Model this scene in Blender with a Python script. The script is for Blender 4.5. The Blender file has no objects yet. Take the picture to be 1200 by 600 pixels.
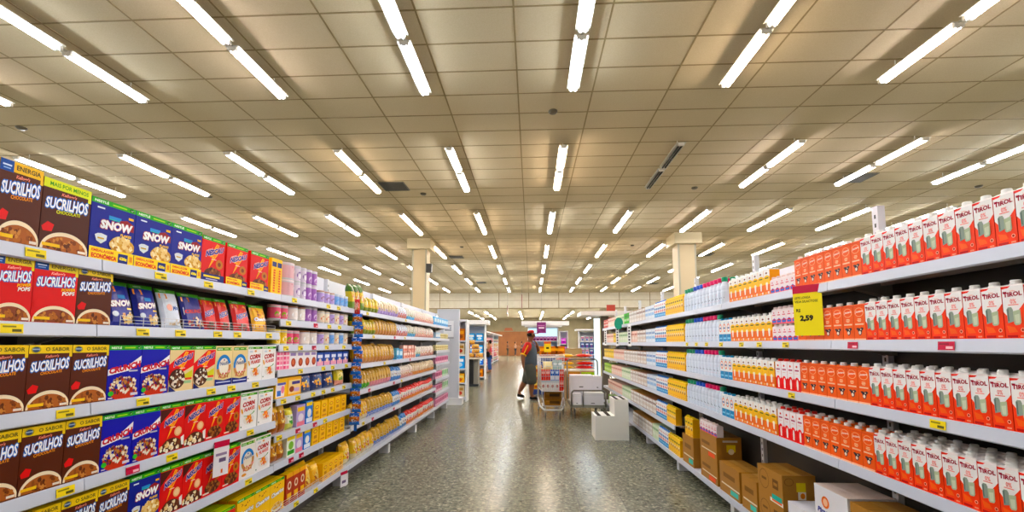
import bpy, bmesh, math, random
from mathutils import Vector, Matrix
random.seed(7)
SC = bpy.context.scene
COL = SC.collection

# ------------------------------------------------------------------ camera, world, exposure
EYE = 1.45                       # camera height above the floor
FPX, CPY = 499.6, 360.0          # focal length and principal row in pixels of the 1200x600 frame
PITCH, YAW = math.radians(4.84), math.radians(2.60)
cam_d = bpy.data.cameras.new('camera')
cam_d.sensor_fit = 'HORIZONTAL'; cam_d.sensor_width = 36.0
cam_d.lens = FPX / 1200.0 * 36.0
cam_d.shift_y = (CPY - 300.0) / 1200.0
cam_d.clip_start = 0.05; cam_d.clip_end = 200
cam = bpy.data.objects.new('camera', cam_d); COL.objects.link(cam)
cam.location = (0, 0, EYE)
cam.rotation_euler = (math.pi / 2 + PITCH, 0, YAW)
SC.camera = cam
world = bpy.data.worlds.new('store_ambient'); SC.world = world
world.use_nodes = True
world.node_tree.nodes['Background'].inputs[0].default_value = (0.9, 0.95, 1.0, 1)
world.node_tree.nodes['Background'].inputs[1].default_value = 0.4
SC.view_settings.view_transform = 'Standard'
SC.view_settings.look = 'None'
SC.view_settings.gamma = 1.0
SC.view_settings.use_curve_mapping = False
SC.view_settings.exposure = 1.8
SC.cycles.max_bounces = 6
SC.cycles.diffuse_bounces = 4
SC.cycles.sample_clamp_indirect = 6.0
TUBE_POWER = 16.0                 # emission strength of the fluorescent tubes

def ray(x, y):
    u, v = (x - 600.0) / FPX, -(y - CPY) / FPX
    fw = math.cos(PITCH) - v * math.sin(PITCH); up = math.sin(PITCH) + v * math.cos(PITCH)
    return (u * math.cos(YAW) - fw * math.sin(YAW), u * math.sin(YAW) + fw * math.cos(YAW), up)
def depth_on_side(px, X, py=400.0):          # where a column of the photo meets a shelf front at X
    r = ray(px, py); return r[1] * X / r[0]
def on_floor(px, py, z=0.0):
    r = ray(px, py); k = (z - EYE) / r[2]; return Vector((r[0] * k, r[1] * k, z))
def at_depth(px, py, Y):
    r = ray(px, py); k = Y / r[1]; return Vector((r[0] * k, Y, EYE + r[2] * k))

# ------------------------------------------------------------------ colours and materials
def srgb(h):
    if isinstance(h, str):
        h = h.lstrip('#'); h = [int(h[i:i + 2], 16) / 255 for i in (0, 2, 4)]
    return tuple((c / 12.92 if c <= 0.04045 else ((c + 0.055) / 1.055) ** 2.4) for c in h) + (1.0,)
MATS = {}
def printed(name, rough=0.45, coat=0.0, metal=0.0, bump=0.0, bscale=60, spec=0.5):
    """surface whose colour is the print / paint stored face by face"""
    if name in MATS: return MATS[name]
    m = bpy.data.materials.new(name); m.use_nodes = True
    nt = m.node_tree; b = nt.nodes['Principled BSDF']
    a = nt.nodes.new('ShaderNodeAttribute'); a.attribute_name = 'Col'
    nt.links.new(a.outputs['Color'], b.inputs['Base Color'])
    b.inputs['Roughness'].default_value = rough; b.inputs['Metallic'].default_value = metal
    b.inputs['Coat Weight'].default_value = coat; b.inputs['Coat Roughness'].default_value = 0.15
    b.inputs['Specular IOR Level'].default_value = spec
    if bump:
        n = nt.nodes.new('ShaderNodeTexNoise'); n.inputs['Scale'].default_value = bscale
        tc = nt.nodes.new('ShaderNodeTexCoord'); nt.links.new(tc.outputs['Object'], n.inputs['Vector'])
        bp = nt.nodes.new('ShaderNodeBump'); bp.inputs['Strength'].default_value = bump; bp.inputs['Distance'].default_value = 0.01
        nt.links.new(n.outputs['Fac'], bp.inputs['Height']); nt.links.new(bp.outputs['Normal'], b.inputs['Normal'])
    MATS[name] = m; return m
CARD = printed('printed_card', 0.42, 0.0, spec=0.22)
FILM = printed('printed_film', 0.30, 0.3, bump=0.35, bscale=28)
PAINT = printed('painted_metal', 0.35, 0.0)
PLAST = printed('plastic', 0.35)
CHROME = printed('chrome', 0.28, metal=0.45)
CLOTH = printed('cloth', 0.9, bump=0.2, bscale=40, spec=0.2)
SKIN = printed('skin', 0.55)
def emitter(name, col, strength):
    if name in MATS: return MATS[name]
    m = bpy.data.materials.new(name); m.use_nodes = True
    nt = m.node_tree; nt.nodes.clear()
    e = nt.nodes.new('ShaderNodeEmission'); o = nt.nodes.new('ShaderNodeOutputMaterial')
    e.inputs[0].default_value = col; e.inputs[1].default_value = strength
    nt.links.new(e.outputs[0], o.inputs[0]); MATS[name] = m; return m

# ------------------------------------------------------------------ mesh builder
class MB:
    def __init__(s): s.v = []; s.f = []; s.c = []; s.s = []
    def add(s, vs, fs, col, smooth=False):
        o = len(s.v); s.v += [tuple(p) for p in vs]; c = srgb(col) if isinstance(col, str) else col
        for f in fs: s.f.append(tuple(i + o for i in f)); s.c.append(c); s.s.append(smooth)
        return s
    def box(s, x0, x1, y0, y1, z0, z1, col, cols=None):
        vs = [(x0, y0, z0), (x1, y0, z0), (x1, y1, z0), (x0, y1, z0), (x0, y0, z1), (x1, y0, z1), (x1, y1, z1), (x0, y1, z1)]
        fs = [(0, 3, 2, 1), (4, 5, 6, 7), (0, 1, 5, 4), (1, 2, 6, 5), (2, 3, 7, 6), (3, 0, 4, 7)]  # bottom top front right back left
        for i, f in enumerate(fs): s.add([vs[k] for k in f], [(0, 1, 2, 3)], (cols or {}).get(i, col))
        return s
    def bar(s, a, b, r, col, n=6, r2=None):
        a, b = Vector(a), Vector(b); d = (b - a); d.normalize() if d.length else None
        t = Vector((0, 0, 1)) if abs(d.z) < 0.9 else Vector((1, 0, 0))
        u = d.cross(t).normalized(); w = d.cross(u); r2 = r if r2 is None else r2; vs = []
        for i in range(n):
            k = 2 * math.pi * i / n; e = u * math.cos(k) + w * math.sin(k)
            vs.append(a + e * r); vs.append(b + e * r2)
        fs = [(2 * i, 2 * ((i + 1) % n), 2 * ((i + 1) % n) + 1, 2 * i + 1) for i in range(n)]
        fs += [tuple(range(2 * n - 2, -1, -2)), tuple(range(1, 2 * n, 2))]
        return s.add(vs, fs, col, True)
    def path(s, pts, r, col, n=6):
        for a, b in zip(pts[:-1], pts[1:]): s.bar(a, b, r, col, n)
        return s
    def lathe(s, prof, cols, n=16, c=(0, 0, 0)):
        """prof [(r, z)], cols one per ring band"""
        for k in range(len(prof) - 1):
            (r0, z0), (r1, z1) = prof[k], prof[k + 1]; vs = []
            for i in range(n):
                a = 2 * math.pi * i / n
                vs.append((c[0] + r0 * math.cos(a), c[1] + r0 * math.sin(a), c[2] + z0)); vs.append((c[0] + r1 * math.cos(a), c[1] + r1 * math.sin(a), c[2] + z1))
            s.add(vs, [(2 * i, 2 * ((i + 1) % n), 2 * ((i + 1) % n) + 1, 2 * i + 1) for i in range(n)], cols[k] if isinstance(cols, list) else cols, True)
        return s
    def prism(s, pts, y0, y1, col, axis='y'):
        """pts in the x-z plane pushed along y (or y-z plane along x)"""
        n = len(pts)
        mk = (lambda p, t: (p[0], t, p[1])) if axis == 'y' else (lambda p, t: (t, p[0], p[1])) if axis == 'x' else (lambda p, t: (p[0], p[1], t))
        vs = [mk(p, y0) for p in pts] + [mk(p, y1) for p in pts]
        fs = [(i, (i + 1) % n, n + (i + 1) % n, n + i) for i in range(n)] + [tuple(range(n - 1, -1, -1)), tuple(range(n, 2 * n))]
        return s.add(vs, fs, col)
    def mesh(s, name, mat, fix=True):
        me = bpy.data.meshes.new(name); me.from_pydata(s.v, [], s.f)
        at = me.attributes.new('Col', 'FLOAT_COLOR', 'FACE')
        if mat in (CARD, FILM, PLAST):                      # vivid printing inks
            s.c = [tuple(max(0.0, l + (k - l) * 1.22) for k in c[:3]) + (1.0,) for c in s.c for l in (.3 * c[0] + .6 * c[1] + .1 * c[2],)]
        at.data.foreach_set('color', [x for c in s.c for x in c])
        me.polygons.foreach_set('use_smooth', s.s); me.materials.append(mat); me.update()
        return me
def node(name, me=None, parent=None, loc=(0, 0, 0), rot=0.0, scale=None):
    o = bpy.data.objects.new(name, me); COL.objects.link(o); o.location = loc
    if isinstance(rot, (int, float)): o.rotation_euler = (0, 0, rot)
    else: o.rotation_euler = rot
    if scale: o.scale = scale
    if parent is not None: o.parent = parent
    return o
LABELS = {}
def tag(o, label, cat, group=None):
    if not group and label in LABELS: print('SAME LABEL', label)
    LABELS[label] = 1
    o['label'] = label; o['category'] = cat
    if group: o['group'] = group
    return o
def structure(o): o['kind'] = 'structure'; return o
def stuff(o): o['kind'] = 'stuff'; return o
ORD = ['first', 'second', 'third', 'fourth', 'fifth', 'sixth', 'seventh', 'eighth', 'ninth', 'tenth', 'eleventh', 'twelfth', '13th', '14th', '15th', '16th', '17th', '18th', '19th', '20th', '21st', '22nd', '23rd', '24th', '25th', '26th', '27th', '28th', '29th', '30th']

# ------------------------------------------------------------------ lettering and package art
_T = {}
def glyphs(txt, bold=0.0, shear=0.0):
    k = (txt, bold, shear)
    if k not in _T:
        cu = bpy.data.curves.new('lettering', 'FONT'); cu.body = txt; cu.offset = bold; cu.shear = shear
        cu.resolution_u = 2; cu.fill_mode = 'FRONT'; cu.dimensions = '2D'
        ob = bpy.data.objects.new('lettering', cu); me = ob.to_mesh()
        vs = [(p.co.x, p.co.y) for p in me.vertices]; fs = [tuple(p.vertices) for p in me.polygons]
        ob.to_mesh_clear(); bpy.data.objects.remove(ob); bpy.data.curves.remove(cu)
        _T[k] = (vs, fs)
    return _T[k]
class Art:
    """flat print in 0..1 x 0..1, stacked in hair-thin layers"""
    def __init__(s, seed=1): s.items = []; s.rnd = random.Random(seed)
    def poly(s, pts, col, step=1.0): s.items.append((list(pts), [tuple(range(len(pts)))], col, step)); return s
    def rect(s, a, b, c, d, col): return s.poly([(a, b), (c, b), (c, d), (a, d)], col)
    def ell(s, cu, cv, ru, rv, col, n=18, a0=0, a1=360):
        pts = []
        full = a1 - a0 >= 360
        for i in range(n if full else n + 1):
            t = math.radians(a0 + (a1 - a0) * i / n); pts.append((cu + ru * math.cos(t), cv + rv * math.sin(t)))
        return s.poly([(min(1, max(0, u)), min(1, max(0, v))) for u, v in pts], col)
    def ring(s, cu, cv, ru, rv, w, col, n=18, a0=0, a1=360):
        vs = []; 
        for i in range(n + 1):
            t = math.radians(a0 + (a1 - a0) * i / n); c, q = math.cos(t), math.sin(t)
            vs += [(cu + ru * c, cv + rv * q), (cu + ru * (1 - w) * c, cv + rv * (1 - w) * q)]
        vs = [(min(1, max(0, u)), min(1, max(0, v))) for u, v in vs]
        s.items.append((vs, [(2 * i, 2 * i + 2, 2 * i + 3, 2 * i + 1) for i in range(n)], col)); return s
    def text(s, txt, u0, v0, u1, v1, col, bold=0.02, shear=0.0, rise=0.0, arch=0.0, outline=None, ow=0.05, grow=0.0):
        base = glyphs(txt, bold, shear)[0]
        x0 = min(p[0] for p in base); x1 = max(p[0] for p in base); y0 = min(p[1] for p in base); y1 = max(p[1] for p in base)
        def lay(g, c):
            out = []
            for x, y in g[0]:
                t = (x - x0) / (x1 - x0); q = (y - y0) / (y1 - y0)
                h = (v1 - v0) * (1 + grow * t)
                out.append((min(1, max(0, u0 + t * (u1 - u0))), min(1, max(0, v0 + q * h + rise * t + arch * 4 * t * (1 - t)))))
            s.items.append((out, g[1], c))
        if outline: lay(glyphs(txt, bold + ow, shear), outline)
        lay(glyphs(txt, bold, shear), col); return s
    def bits(s, cu, cv, ru, rv, n, cols, size=0.05, asp=1.0):
        """loose cereal pieces; on snack bags also painted highlights"""
        for _ in range(n):
            a, r = s.rnd.uniform(0, 6.283), math.sqrt(s.rnd.random()); u, v = cu + ru * r * math.cos(a), cv + rv * r * math.sin(a)
            m = s.rnd.randint(4, 6); t0 = s.rnd.uniform(0, 6.28); z = size * s.rnd.uniform(0.6, 1.2)
            s.poly([(min(1, max(0, u + z * asp * math.cos(t0 + 6.283 * k / m) * s.rnd.uniform(.7, 1.2))), min(1, max(0, v + z * math.sin(t0 + 6.283 * k / m)))) for k in range(m)], s.rnd.choice(cols), .12)
        return s
    def stamp(s, mb, fn):
        l = 0.0
        for it in s.items:
            l += it[3] if len(it) > 3 else 1.0; mb.add([fn(u, v, l) for u, v in it[0]], it[1], it[2])
LAY = 0.00018
def boxed(w, d, h, base, art=None, side=None, top=None, back=None, bevel=0.0):
    mb = MB(); side = side or base; top = top or base
    mb.box(-w / 2, w / 2, -d / 2, d / 2, 0, h, base, {1: top, 3: side, 5: side, 4: back or side})
    if art: art.stamp(mb, lambda u, v, l: ((u - .5) * w, -d / 2 - l * LAY, v * h))
    return mb

# ------------------------------------------------------------------ products: one prototype of each kind
PRODUCTS = {}
def product(key, name, cat, desc, w, d, h, body, parts=()):
    PRODUCTS[key] = dict(name=name, cat=cat, desc=desc, w=w, d=d, h=h, body=body, parts=list(parts))
CREAM, CHOC, GREEN = '#f3e2bd', '#4a2413', '#46a51e'
def header(a, green='#45a81c', txt='#f5fff0'):
    a.rect(0, .915, 1, 1, green); a.text('NESTLÉ', .06, .935, .36, .985, txt, .03)
    a.rect(.45, .945, .78, .965, '#b9e05a'); a.ell(.9, .957, .06, .03, '#1f6a14'); a.poly([(.87, .957), (.9, .94), (.96, .975), (.9, .95)], '#e8f6d8')
def sucrilhos(base, head, htxt, hcol, sub, subcol, badge, seed, bowl='#a9633a', extra=None):
    a = Art(seed)
    a.rect(0, .87, 1, 1, head)
    if badge == 'round': a.ell(.15, .93, .11, .055, '#2f4668'); a.ring(.15, .93, .11, .055, .25, '#b7a347'); a.rect(.07, .925, .23, .945, '#9fb0c8')
    if badge == 'blue': a.rect(.0, .86, .3, 1, '#1c4a94'); a.rect(.05, .925, .25, .945, '#cfe0f4'); a.rect(.07, .89, .23, .905, '#8fb2e0')
    a.text(htxt, .36 if badge else .12, .905, .93, .965, hcol, .02)
    a.rect(.93, .81, 1, .87, head)
    a.text("Kellogg's", .36, .785, .68, .845, '#f0907f' if base != '#d5131c' else '#ffb0a6', .03, .25, rise=.008)
    a.text('SUCRILHOS', .06, .585, .94, .735, '#ffffff', .03, .12, rise=.04, grow=.2, outline='#2b74c9', ow=.06)
    a.text(sub, .28 if sub[0] == 'C' else .62, .535, .78 if sub[0] == 'C' else .95, .585, subcol, .03, .1, rise=.03)
    if extra: a.text(extra, .64, .47, .94, .535, '#fff5ec', .05, .1, rise=.02)
    a.poly([(.02, .32), (.13, .40), (.26, .37), (.22, .27), (.05, .26)], '#d8241c')
    a.ell(.52, .02, .50, .27, '#f4e3c4', 26, 0, 180); a.ell(.52, .02, .45, .215, bowl, 26, 0, 180)
    a.bits(.52, .10, .38, .09, 40, ['#7a3f22', '#c98a52', '#8f5230', '#b06c3e', '#5e2f19'], .035, 1.3)
    a.rect(.05, .06, .40, .105, '#f1c65c'); a.rect(.78, .035, .95, .07, '#efe3d2')
    return a
def cereal(key, desc, w, h, base, art, side=None, top=None, d=.062):
    product(key, 'cereal_box', 'cereal box', desc, w, d, h, boxed(w, d, h, base, art, side, top).mesh('cereal_box', CARD))
BR, RD = '#52240f', '#d5131c'
cereal('suc_energy', 'large brown flakes box with blue corner', .2, .30, BR, sucrilhos(BR, '#f2c21d', 'ENERGIA', '#3a3420', 'CHOCOLATE', '#f09a1c', 'blue', 3), top='#f2c21d')
cereal('suc_more', 'large brown flakes box with lime header', .19, .285, '#4a2011', sucrilhos('#4a2011', '#dfe427', 'MAIS POR MENOS', '#4c9a2a', 'CHOCOLATE', '#e4e51f', '', 4), top='#dfe427')
cereal('suc_pops', 'red flakes box with blue corner and yellow header', .16, .24, RD, sucrilhos(RD, '#e9cf3a', 'ENERGIA', '#6a5a20', 'POWER', '#ffd41e', 'blue', 5, '#8a4a34', 'POPS'), top='#e9cf3a')
cereal('suc_choc', 'brown chocolate flakes box with yellow header', .153, .248, BR, sucrilhos(BR, '#f0cf3c', 'O SABOR', '#5b5326', 'CHOCOLATE', '#f09a1c', 'round', 6), top='#f0cf3c')
def snow(seed, banner=True):
    a = Art(seed); header(a)
    a.rect(.12, .84, .28, .865, '#dfe9f5')
    a.rect(.38, .70, .66, .765, '#3f8fd0'); a.rect(.40, .70, .70, .715, '#4cc0a4'); a.rect(.83, .78, .95, .82, '#f5b81c')
    a.poly([(.62, .72), (.80, .76), (.97, .70), (.97, .58), (.7, .6)], '#8f1d26')
    a.text('SNOW', .2, .52, .94, .67, '#ffffff', .06, .1, rise=.03, outline='#a3202c', ow=.05)
    a.text('FLAKES', .66, .465, .92, .51, '#ffcf1f', .04, .1)
    a.poly([(.1, .40), (.16, .43), (.24, .44), (.36, .42), (.35, .34), (.24, .27), (.14, .31)], '#dfe6ea'); a.rect(.16, .345, .30, .37, '#c9a24a')
    a.ell(.72, .30, .30, .14, '#d9a85c', 20); a.bits(.70, .32, .26, .12, 46, ['#f3d9a0', '#e6bf7a', '#fff0c8', '#c98f4a', '#efcf92'], .045, 1.2)
    if banner:
        a.rect(0, 0, 1, .205, '#ffdc00'); a.text('EMBALAGEM', .05, .13, .52, .175, '#d4521c', .03); a.text('ECONÔMICA', .05, .03, .60, .12, '#d4301c', .05)
        a.rect(.63, 0, .86, .17, '#14226f'); a.text('620g', .66, .05, .84, .12, '#ffe93f', .06); a.rect(.90, .06, .97, .15, '#e99a1c')
    return a
cereal('snow', 'dark blue flakes box with yellow banner', .19, .272, '#121f86', snow(8), top='#45a81c', side='#15248f')
cereal('snow_small', 'dark blue sugar flakes box with green header', .165, .25, '#121f86', snow(9, False), top='#3b9a2a')
def nescau(seed, style):
    a = Art(seed)
    if style == 'beige':
        a.rect(0, 0, 1, 1, '#ecd3a4'); a.poly([(0, .60), (.62, .9), (1, .9), (1, .55), (0, .26)], '#e3221c')
        a.poly([(.42, .30), (.96, .46), (.98, .30), (.6, .22)], '#d9d43a'); a.rect(.62, .24, .95, .285, '#e0553a'); a.rect(.62, .16, .92, .22, '#a5c79a')
    elif style == 'ball': a.poly([(0, .9), (0, .62), (.52, .9)], '#4b1911')
    header(a)
    a.poly([(.62, .88), (.74, .86), (.60, .68), (.72, .68), (.30, .28), (.46, .55), (.34, .55)], '#ffc21c')
    a.poly([(.64, .86), (.70, .85), (.55, .66), (.66, .66), (.38, .38), (.52, .57), (.42, .57)], '#ff8f1c')
    a.text('NESTLÉ', .2, .66, .44, .70, '#ffe1d4', .03, rise=.07)
    a.text('NESCAU', .16, .535, .93, .66, '#2a2a86', .05, .15, rise=.19, outline='#f6dff0', ow=.045)
    a.rect(.40, .50, .62, .515, '#ffd9c8')
    if style == 'beige':
        a.ell(.32, .28, .32, .22, '#4a2418', 20); a.bits(.32, .28, .28, .19, 44, ['#e9dccb', '#3a1a10', '#7b5138', '#f3ead9'], .036, 1.3)
        a.poly([(0, 0), (.3, 0), (0, .14)], '#1b2160')
    elif style == 'ball':
        a.ell(.74, .40, .16, .10, '#f0b585', 16); a.ell(.74, .40, .11, .07, '#f6cfa6', 14)
        a.ell(.5, .02, .48, .27, '#5a2a1a', 22, 0, 180); a.bits(.45, .13, .42, .12, 44, ['#f2e3b8', '#6a3420', '#e9c98f', '#3d1a10', '#faf2dc'], .042, 1.3); a.poly([(.86, .26), (1, .3), (1, .08), (.9, .1)], '#f7efe6')
    else:
        a.ell(.76, .42, .16, .11, '#7d3f1f', 14); a.ring(.76, .42, .16, .11, .55, '#c77a3d', 14)
        a.ell(.5, .17, .38, .14, '#5e2a17', 20); a.bits(.52, .19, .34, .12, 34, ['#7d3d22', '#8f4f2d', '#4a2013', '#a3683c'], .045, 1.3)
        a.rect(.04, .05, .34, .085, '#efd8c8')
    if style == 'banner':
        a.rect(0, 0, .74, .19, '#ffdc00'); a.text('EMBALAGEM', .05, .13, .50, .165, '#d4521c', .03); a.text('ECONÔMICA', .05, .04, .64, .115, '#d4301c', .05)
        a.rect(.74, .0, 1, .15, '#14226f'); a.text('620g', .77, .045, .96, .11, '#ffe93f', .06)
    if style == 'navy':
        a.rect(0, 0, 1, .17, '#1a1f66'); a.rect(.1, .09, .8, .13, '#ffdc00'); a.rect(.2, .04, .7, .06, '#c8cbe8')
    return a
for k, ds, w, h in (('navy', 'red cereal box with navy base', .185, .262), ('banner', 'red cereal box with yellow banner', .18, .262),
                    ('plain', 'red cereal box with brown cereal pile', .158, .245), ('ball', 'red cereal box with dark top corner', .16, .247), ('beige', 'beige and red slanted chocolate cereal box', .158, .24)):
    cereal('nescau_' + k, ds, w, h, '#dc1c18', nescau(len(k), k), top='#45a81c')
a = Art(11); header(a)
a.poly([(0, .56), (.54, .60), (1, .80), (1, .66), (.6, .52), (0, .45)], '#f4f1f4')
a.text('CRUNCH', .03, .47, .98, .585, '#c2143a', .06, rise=.11, grow=.1)
a.rect(.62, .50, .90, .53, '#b9bccb')
a.ell(.52, .10, .40, .12, '#c4452f', 20); a.bits(.5, .24, .42, .17, 90, ['#5a2c1b', '#e9d3ae', '#7a3f27', '#c3884f', '#f3ead9', '#b8432e', '#6a2f52'], .038, 1.25)
a.ell(.11, .12, .08, .045, '#4cb54a'); a.rect(.70, .05, .93, .10, '#d8cfd6'); a.rect(.04, .03, .16, .05, '#d8cfd6')
cereal('crunch', 'royal blue flakes box with slanted banner', .16, .245, '#1a1aa0', a, top='#1c5a9a')
for key, base, ds in (('nesfit', '#eed9a4', 'cream cereal box with navy base'), ('nesfit_white', '#f4f0ea', 'white wholegrain cereal box with blue ring')):
    a = Art(12)
    a.rect(.05, .885, .95, .965, '#5f9f2c'); a.text('NESTLÉ', .1, .905, .38, .945, '#f5fff0', .03); a.rect(.5, .915, .72, .935, '#cfe79a'); a.ell(.9, .925, .05, .03, '#d8d9a0')
    a.ell(.5, .46, .42, .29, '#f6eede', 24); a.ring(.5, .48, .42, .30, .3, '#2a7fc6', 22, 15, 200); a.ring(.5, .46, .42, .29, .34, '#c9915a', 22, 190, 375)
    a.bits(.5, .24, .32, .06, 24, ['#e0b07a', '#b87a48', '#c93a5a', '#f0d2a8'], .035, 1.3); a.bits(.8, .36, .08, .08, 8, ['#d97a5a', '#f0b7b0'], .035, 1.2)
    a.text('Nesfit', .26, .50, .78, .60, '#3c4f7d', .01, .1, rise=.02); a.poly([(.46, .64), (.5, .68), (.54, .64), (.5, .61)], '#2c3f8f')
    if key == 'nesfit': a.poly([(0, 0), (1, 0), (1, .17), (.5, .13), (0, .17)], '#1d2a78'); a.rect(.08, .07, .92, .095, '#d9def4')
    else: a.ell(.28, .1, .16, .04, '#d79a55', 12)
    cereal(key, ds, .15, .238, base, a, top='#e0d5b8')
a = Art(13)
a.rect(.02, .90, .98, .965, '#58a52a'); a.text('NESTLÉ', .06, .912, .34, .952, '#f5fff0', .03); a.rect(.5, .92, .75, .94, '#cfe79a'); a.ell(.92, .932, .05, .028, '#1f6a14')
a.rect(.12, .80, .32, .85, '#d4dde4'); a.ell(.5, .84, .08, .03, '#f0b07a')
a.text('CORN', .12, .60, .84, .73, '#b4182c', .05, .1, rise=.04); a.text('FLAKES', .22, .475, .84, .57, '#d2452f', .03, .12, rise=.04)
a.ring(.36, .47, .5, .12, .12, '#3f9a2e', 14, 250, 350); a.poly([(.1, .42), (.04, .5), (.02, .58), (.10, .56), (.16, .46)], '#f0b429')
a.ell(.52, .24, .34, .13, '#eae6e0', 20); a.bits(.54, .25, .24, .09, 30, ['#e8762a', '#f09a3c', '#d65f1e', '#f6b860'], .04, 1.3); a.ell(.06, .09, .035, .02, '#2f5f3a')
cereal('corn', 'white corn flakes box with red lettering', .155, .24, '#f5f3f0', a, top='#58a52a')
a = Art(14); header(a); a.text('Cheerios', .08, .50, .94, .64, '#ffffff', .04, .12, rise=.05, outline='#1c2a66', ow=.05)
a.bits(.5, .8, .3, .06, 8, ['#c48a2a', '#8a5a1c'], .03, 1.3); a.ell(.5, .16, .38, .15, '#f7efe0', 20); a.ell(.5, .2, .34, .10, '#e4b25a', 20); a.bits(.5, .21, .28, .08, 30, ['#f0d090', '#c8913c', '#e6bd70'], .035, 1.3); a.ring(.5, .14, .38, .14, .2, '#8a2a5a', 14, 200, 340)
cereal('cheerios', 'yellow oat rings box with green header', .16, .25, '#ffcf0a', a, top='#ffd93a')
a = Art(15)
for x in (.06, .53): 
    a.rect(x, .02, x + .40, .74, '#ffd21a'); a.rect(x, .76, x + .4, .9, '#27306e')
    for i in range(9): a.rect(x + .12, .06 + i * .072, x + .3, .11 + i * .072, '#e2641c')
cereal('economy_side', 'yellow cereal box standing end on', .12, .262, '#ffd21a', a, top='#58a52a', d=.16)
a = Art(16); a.rect(0, .86, 1, 1, '#f0b01c'); a.ell(.5, .6, .28, .14, '#f6e4c6', 16); a.ell(.5, .6, .16, .08, '#b5531a', 12); a.rect(.2, .15, .8, .35, '#f2c24a')
cereal('oat_box', 'narrow rust orange cereal box', .085, .23, '#b5441a', a, top='#ffd21a')
a = Art(17); header(a); a.poly([(.2, .3), (.8, .7), (.8, .45), (.3, .15)], '#ffc21c'); a.text('NESCAU', .1, .4, .9, .55, '#2a2a86', .05, .15, rise=.1, outline='#f6dff0', ow=.045)
cereal('nescau_low', 'red cereal box with green header', .18, .22, '#dc1c18', a, top='#c8d83a', d=.07)

# bags: a pillow of film with crimped ends; the print follows the bulge
def bag(w, h, d, bands, art=None, seal=None, lean=0.0, crimp=.05, n=8, m=10, seed=0):
    """bands [(v_top, colour)] from the bottom up"""
    mb = MB(); r = random.Random(seed)
    def bulge(u, v):
        e = max(0.0, 1 - abs(2 * u - 1) ** 2.6) ** .6; g = max(0.0, 1 - abs(2 * v - 1) ** 4) ** .7
        return e * g
    ph = [r.uniform(0, 6.28) for _ in range(4)]
    def pos(u, v, side, lift=0.0):
        b = bulge(u, v); pin = 1 - .10 * (1 - abs(2 * v - 1) ** 6) * abs(2 * u - 1)
        wr = .06 * math.sin(9 * u + ph[0] + 5 * v) * (v * (1 - v)) * 2 + .05 * math.sin(15 * v + ph[1])* (v * (1 - v)) * 2
        y = side * (d / 2 * b * (1 + wr) + lift + .0015); z = v * h
        return ((u - .5) * w * pin, y + lean * z, z)
    for side in (-1, 1):
        for i in range(n):
            for j in range(m):
                u0, u1, v0, v1 = i / n, (i + 1) / n, j / m, (j + 1) / m
                c = next(cc for t, cc in bands if (v0 + v1) / 2 <= t + 1e-6)
                if seal and (j == m - 1): c = seal
                q = [pos(u0, v0, side), pos(u1, v0, side), pos(u1, v1, side), pos(u0, v1, side)]
                mb.add(q if side < 0 else q[::-1], [(0, 1, 2, 3)], c, True)
    if art: art.stamp(mb, lambda u, v, l: pos(u, v, -1, .0012 + l * LAY))
    return mb
def bagged(key, desc, w, h, d, bands, art=None, seal=None, lean=0.0, name='cereal_bag', cat='bag', seed=0):
    product(key, name, cat, desc, w, d, h, bag(w, h, d, bands, art, seal, lean, seed=seed).mesh(name, FILM))
G1 = '#4fae22'
def bag_head(a): a.rect(.05, .91, .95, .99, '#63b82f'); a.text('NESTLÉ', .12, .925, .4, .97, '#f2fbe9', .03); a.rect(.04, .76, .34, .88, '#f39a1c')
a = Art(21); bag_head(a); a.rect(.36, .62, .62, .70, '#3f8fd0'); a.text('SNOW', .10, .42, .92, .56, '#ffffff', .06, .1, rise=.05, outline='#a3202c', ow=.04); a.rect(.62, .38, .86, .42, '#ffcf1f'); a.bits(.62, .2, .26, .12, 24, ['#f3d9a0', '#e6bf7a', '#fff0c8', '#c98f4a'], .05, 1.2); a.ell(.2, .28, .1, .06, '#d8e0ea', 10)
bagged('bag_snow', 'dark blue sugar flakes bag with green top', .17, .215, .055, [(1, '#16228a')], a, G1, .28, seed=2)
a = Art(22); bag_head(a); a.ell(.45, .56, .36, .16, '#dfe6f2', 16); a.ell(.36, .54, .13, .09, '#f0b9a8', 12); a.text('Moça', .50, .44, .94, .58, '#2a4fa0', .04, .15, rise=.04); a.bits(.55, .15, .3, .06, 10, ['#e8d8c0', '#d9b48a'], .05, 1.2)
bagged('bag_moca', 'white milk flakes bag with green top', .155, .21, .05, [(1, '#dfe5ee')], a, G1, .28, seed=3)
a = Art(23); bag_head(a); a.poly([(.04, .60), (.95, .66), (.95, .50), (.04, .40)], '#f2eef2'); a.text('CRUNCH', .07, .43, .93, .54, '#c2143a', .06, rise=.06); a.bits(.5, .2, .4, .13, 40, ['#5a2c1b', '#b8432e', '#e9d3ae', '#7a3f27'], .045, 1.2)
bagged('bag_crunch', 'navy flakes bag with white stripe', .16, .205, .05, [(1, '#19207e')], a, G1, .28, seed=4)
a = Art(24); bag_head(a); a.poly([(.6, .85), (.8, .8), (.6, .6), (.72, .6), (.2, .1), (.42, .45), (.3, .45)], '#ffb81c'); a.text('NESCAU', .12, .38, .92, .54, '#2a2a86', .05, .15, rise=.16, outline='#f6dff0', ow=.04); a.bits(.5, .14, .34, .08, 16, ['#7d3d22', '#4a2013', '#a3683c'], .06, 1.2)
bagged('bag_nescau', 'red chocolate cereal bag with green top', .155, .20, .05, [(1, '#d91f1a')], a, G1, .26, seed=5)
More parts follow.
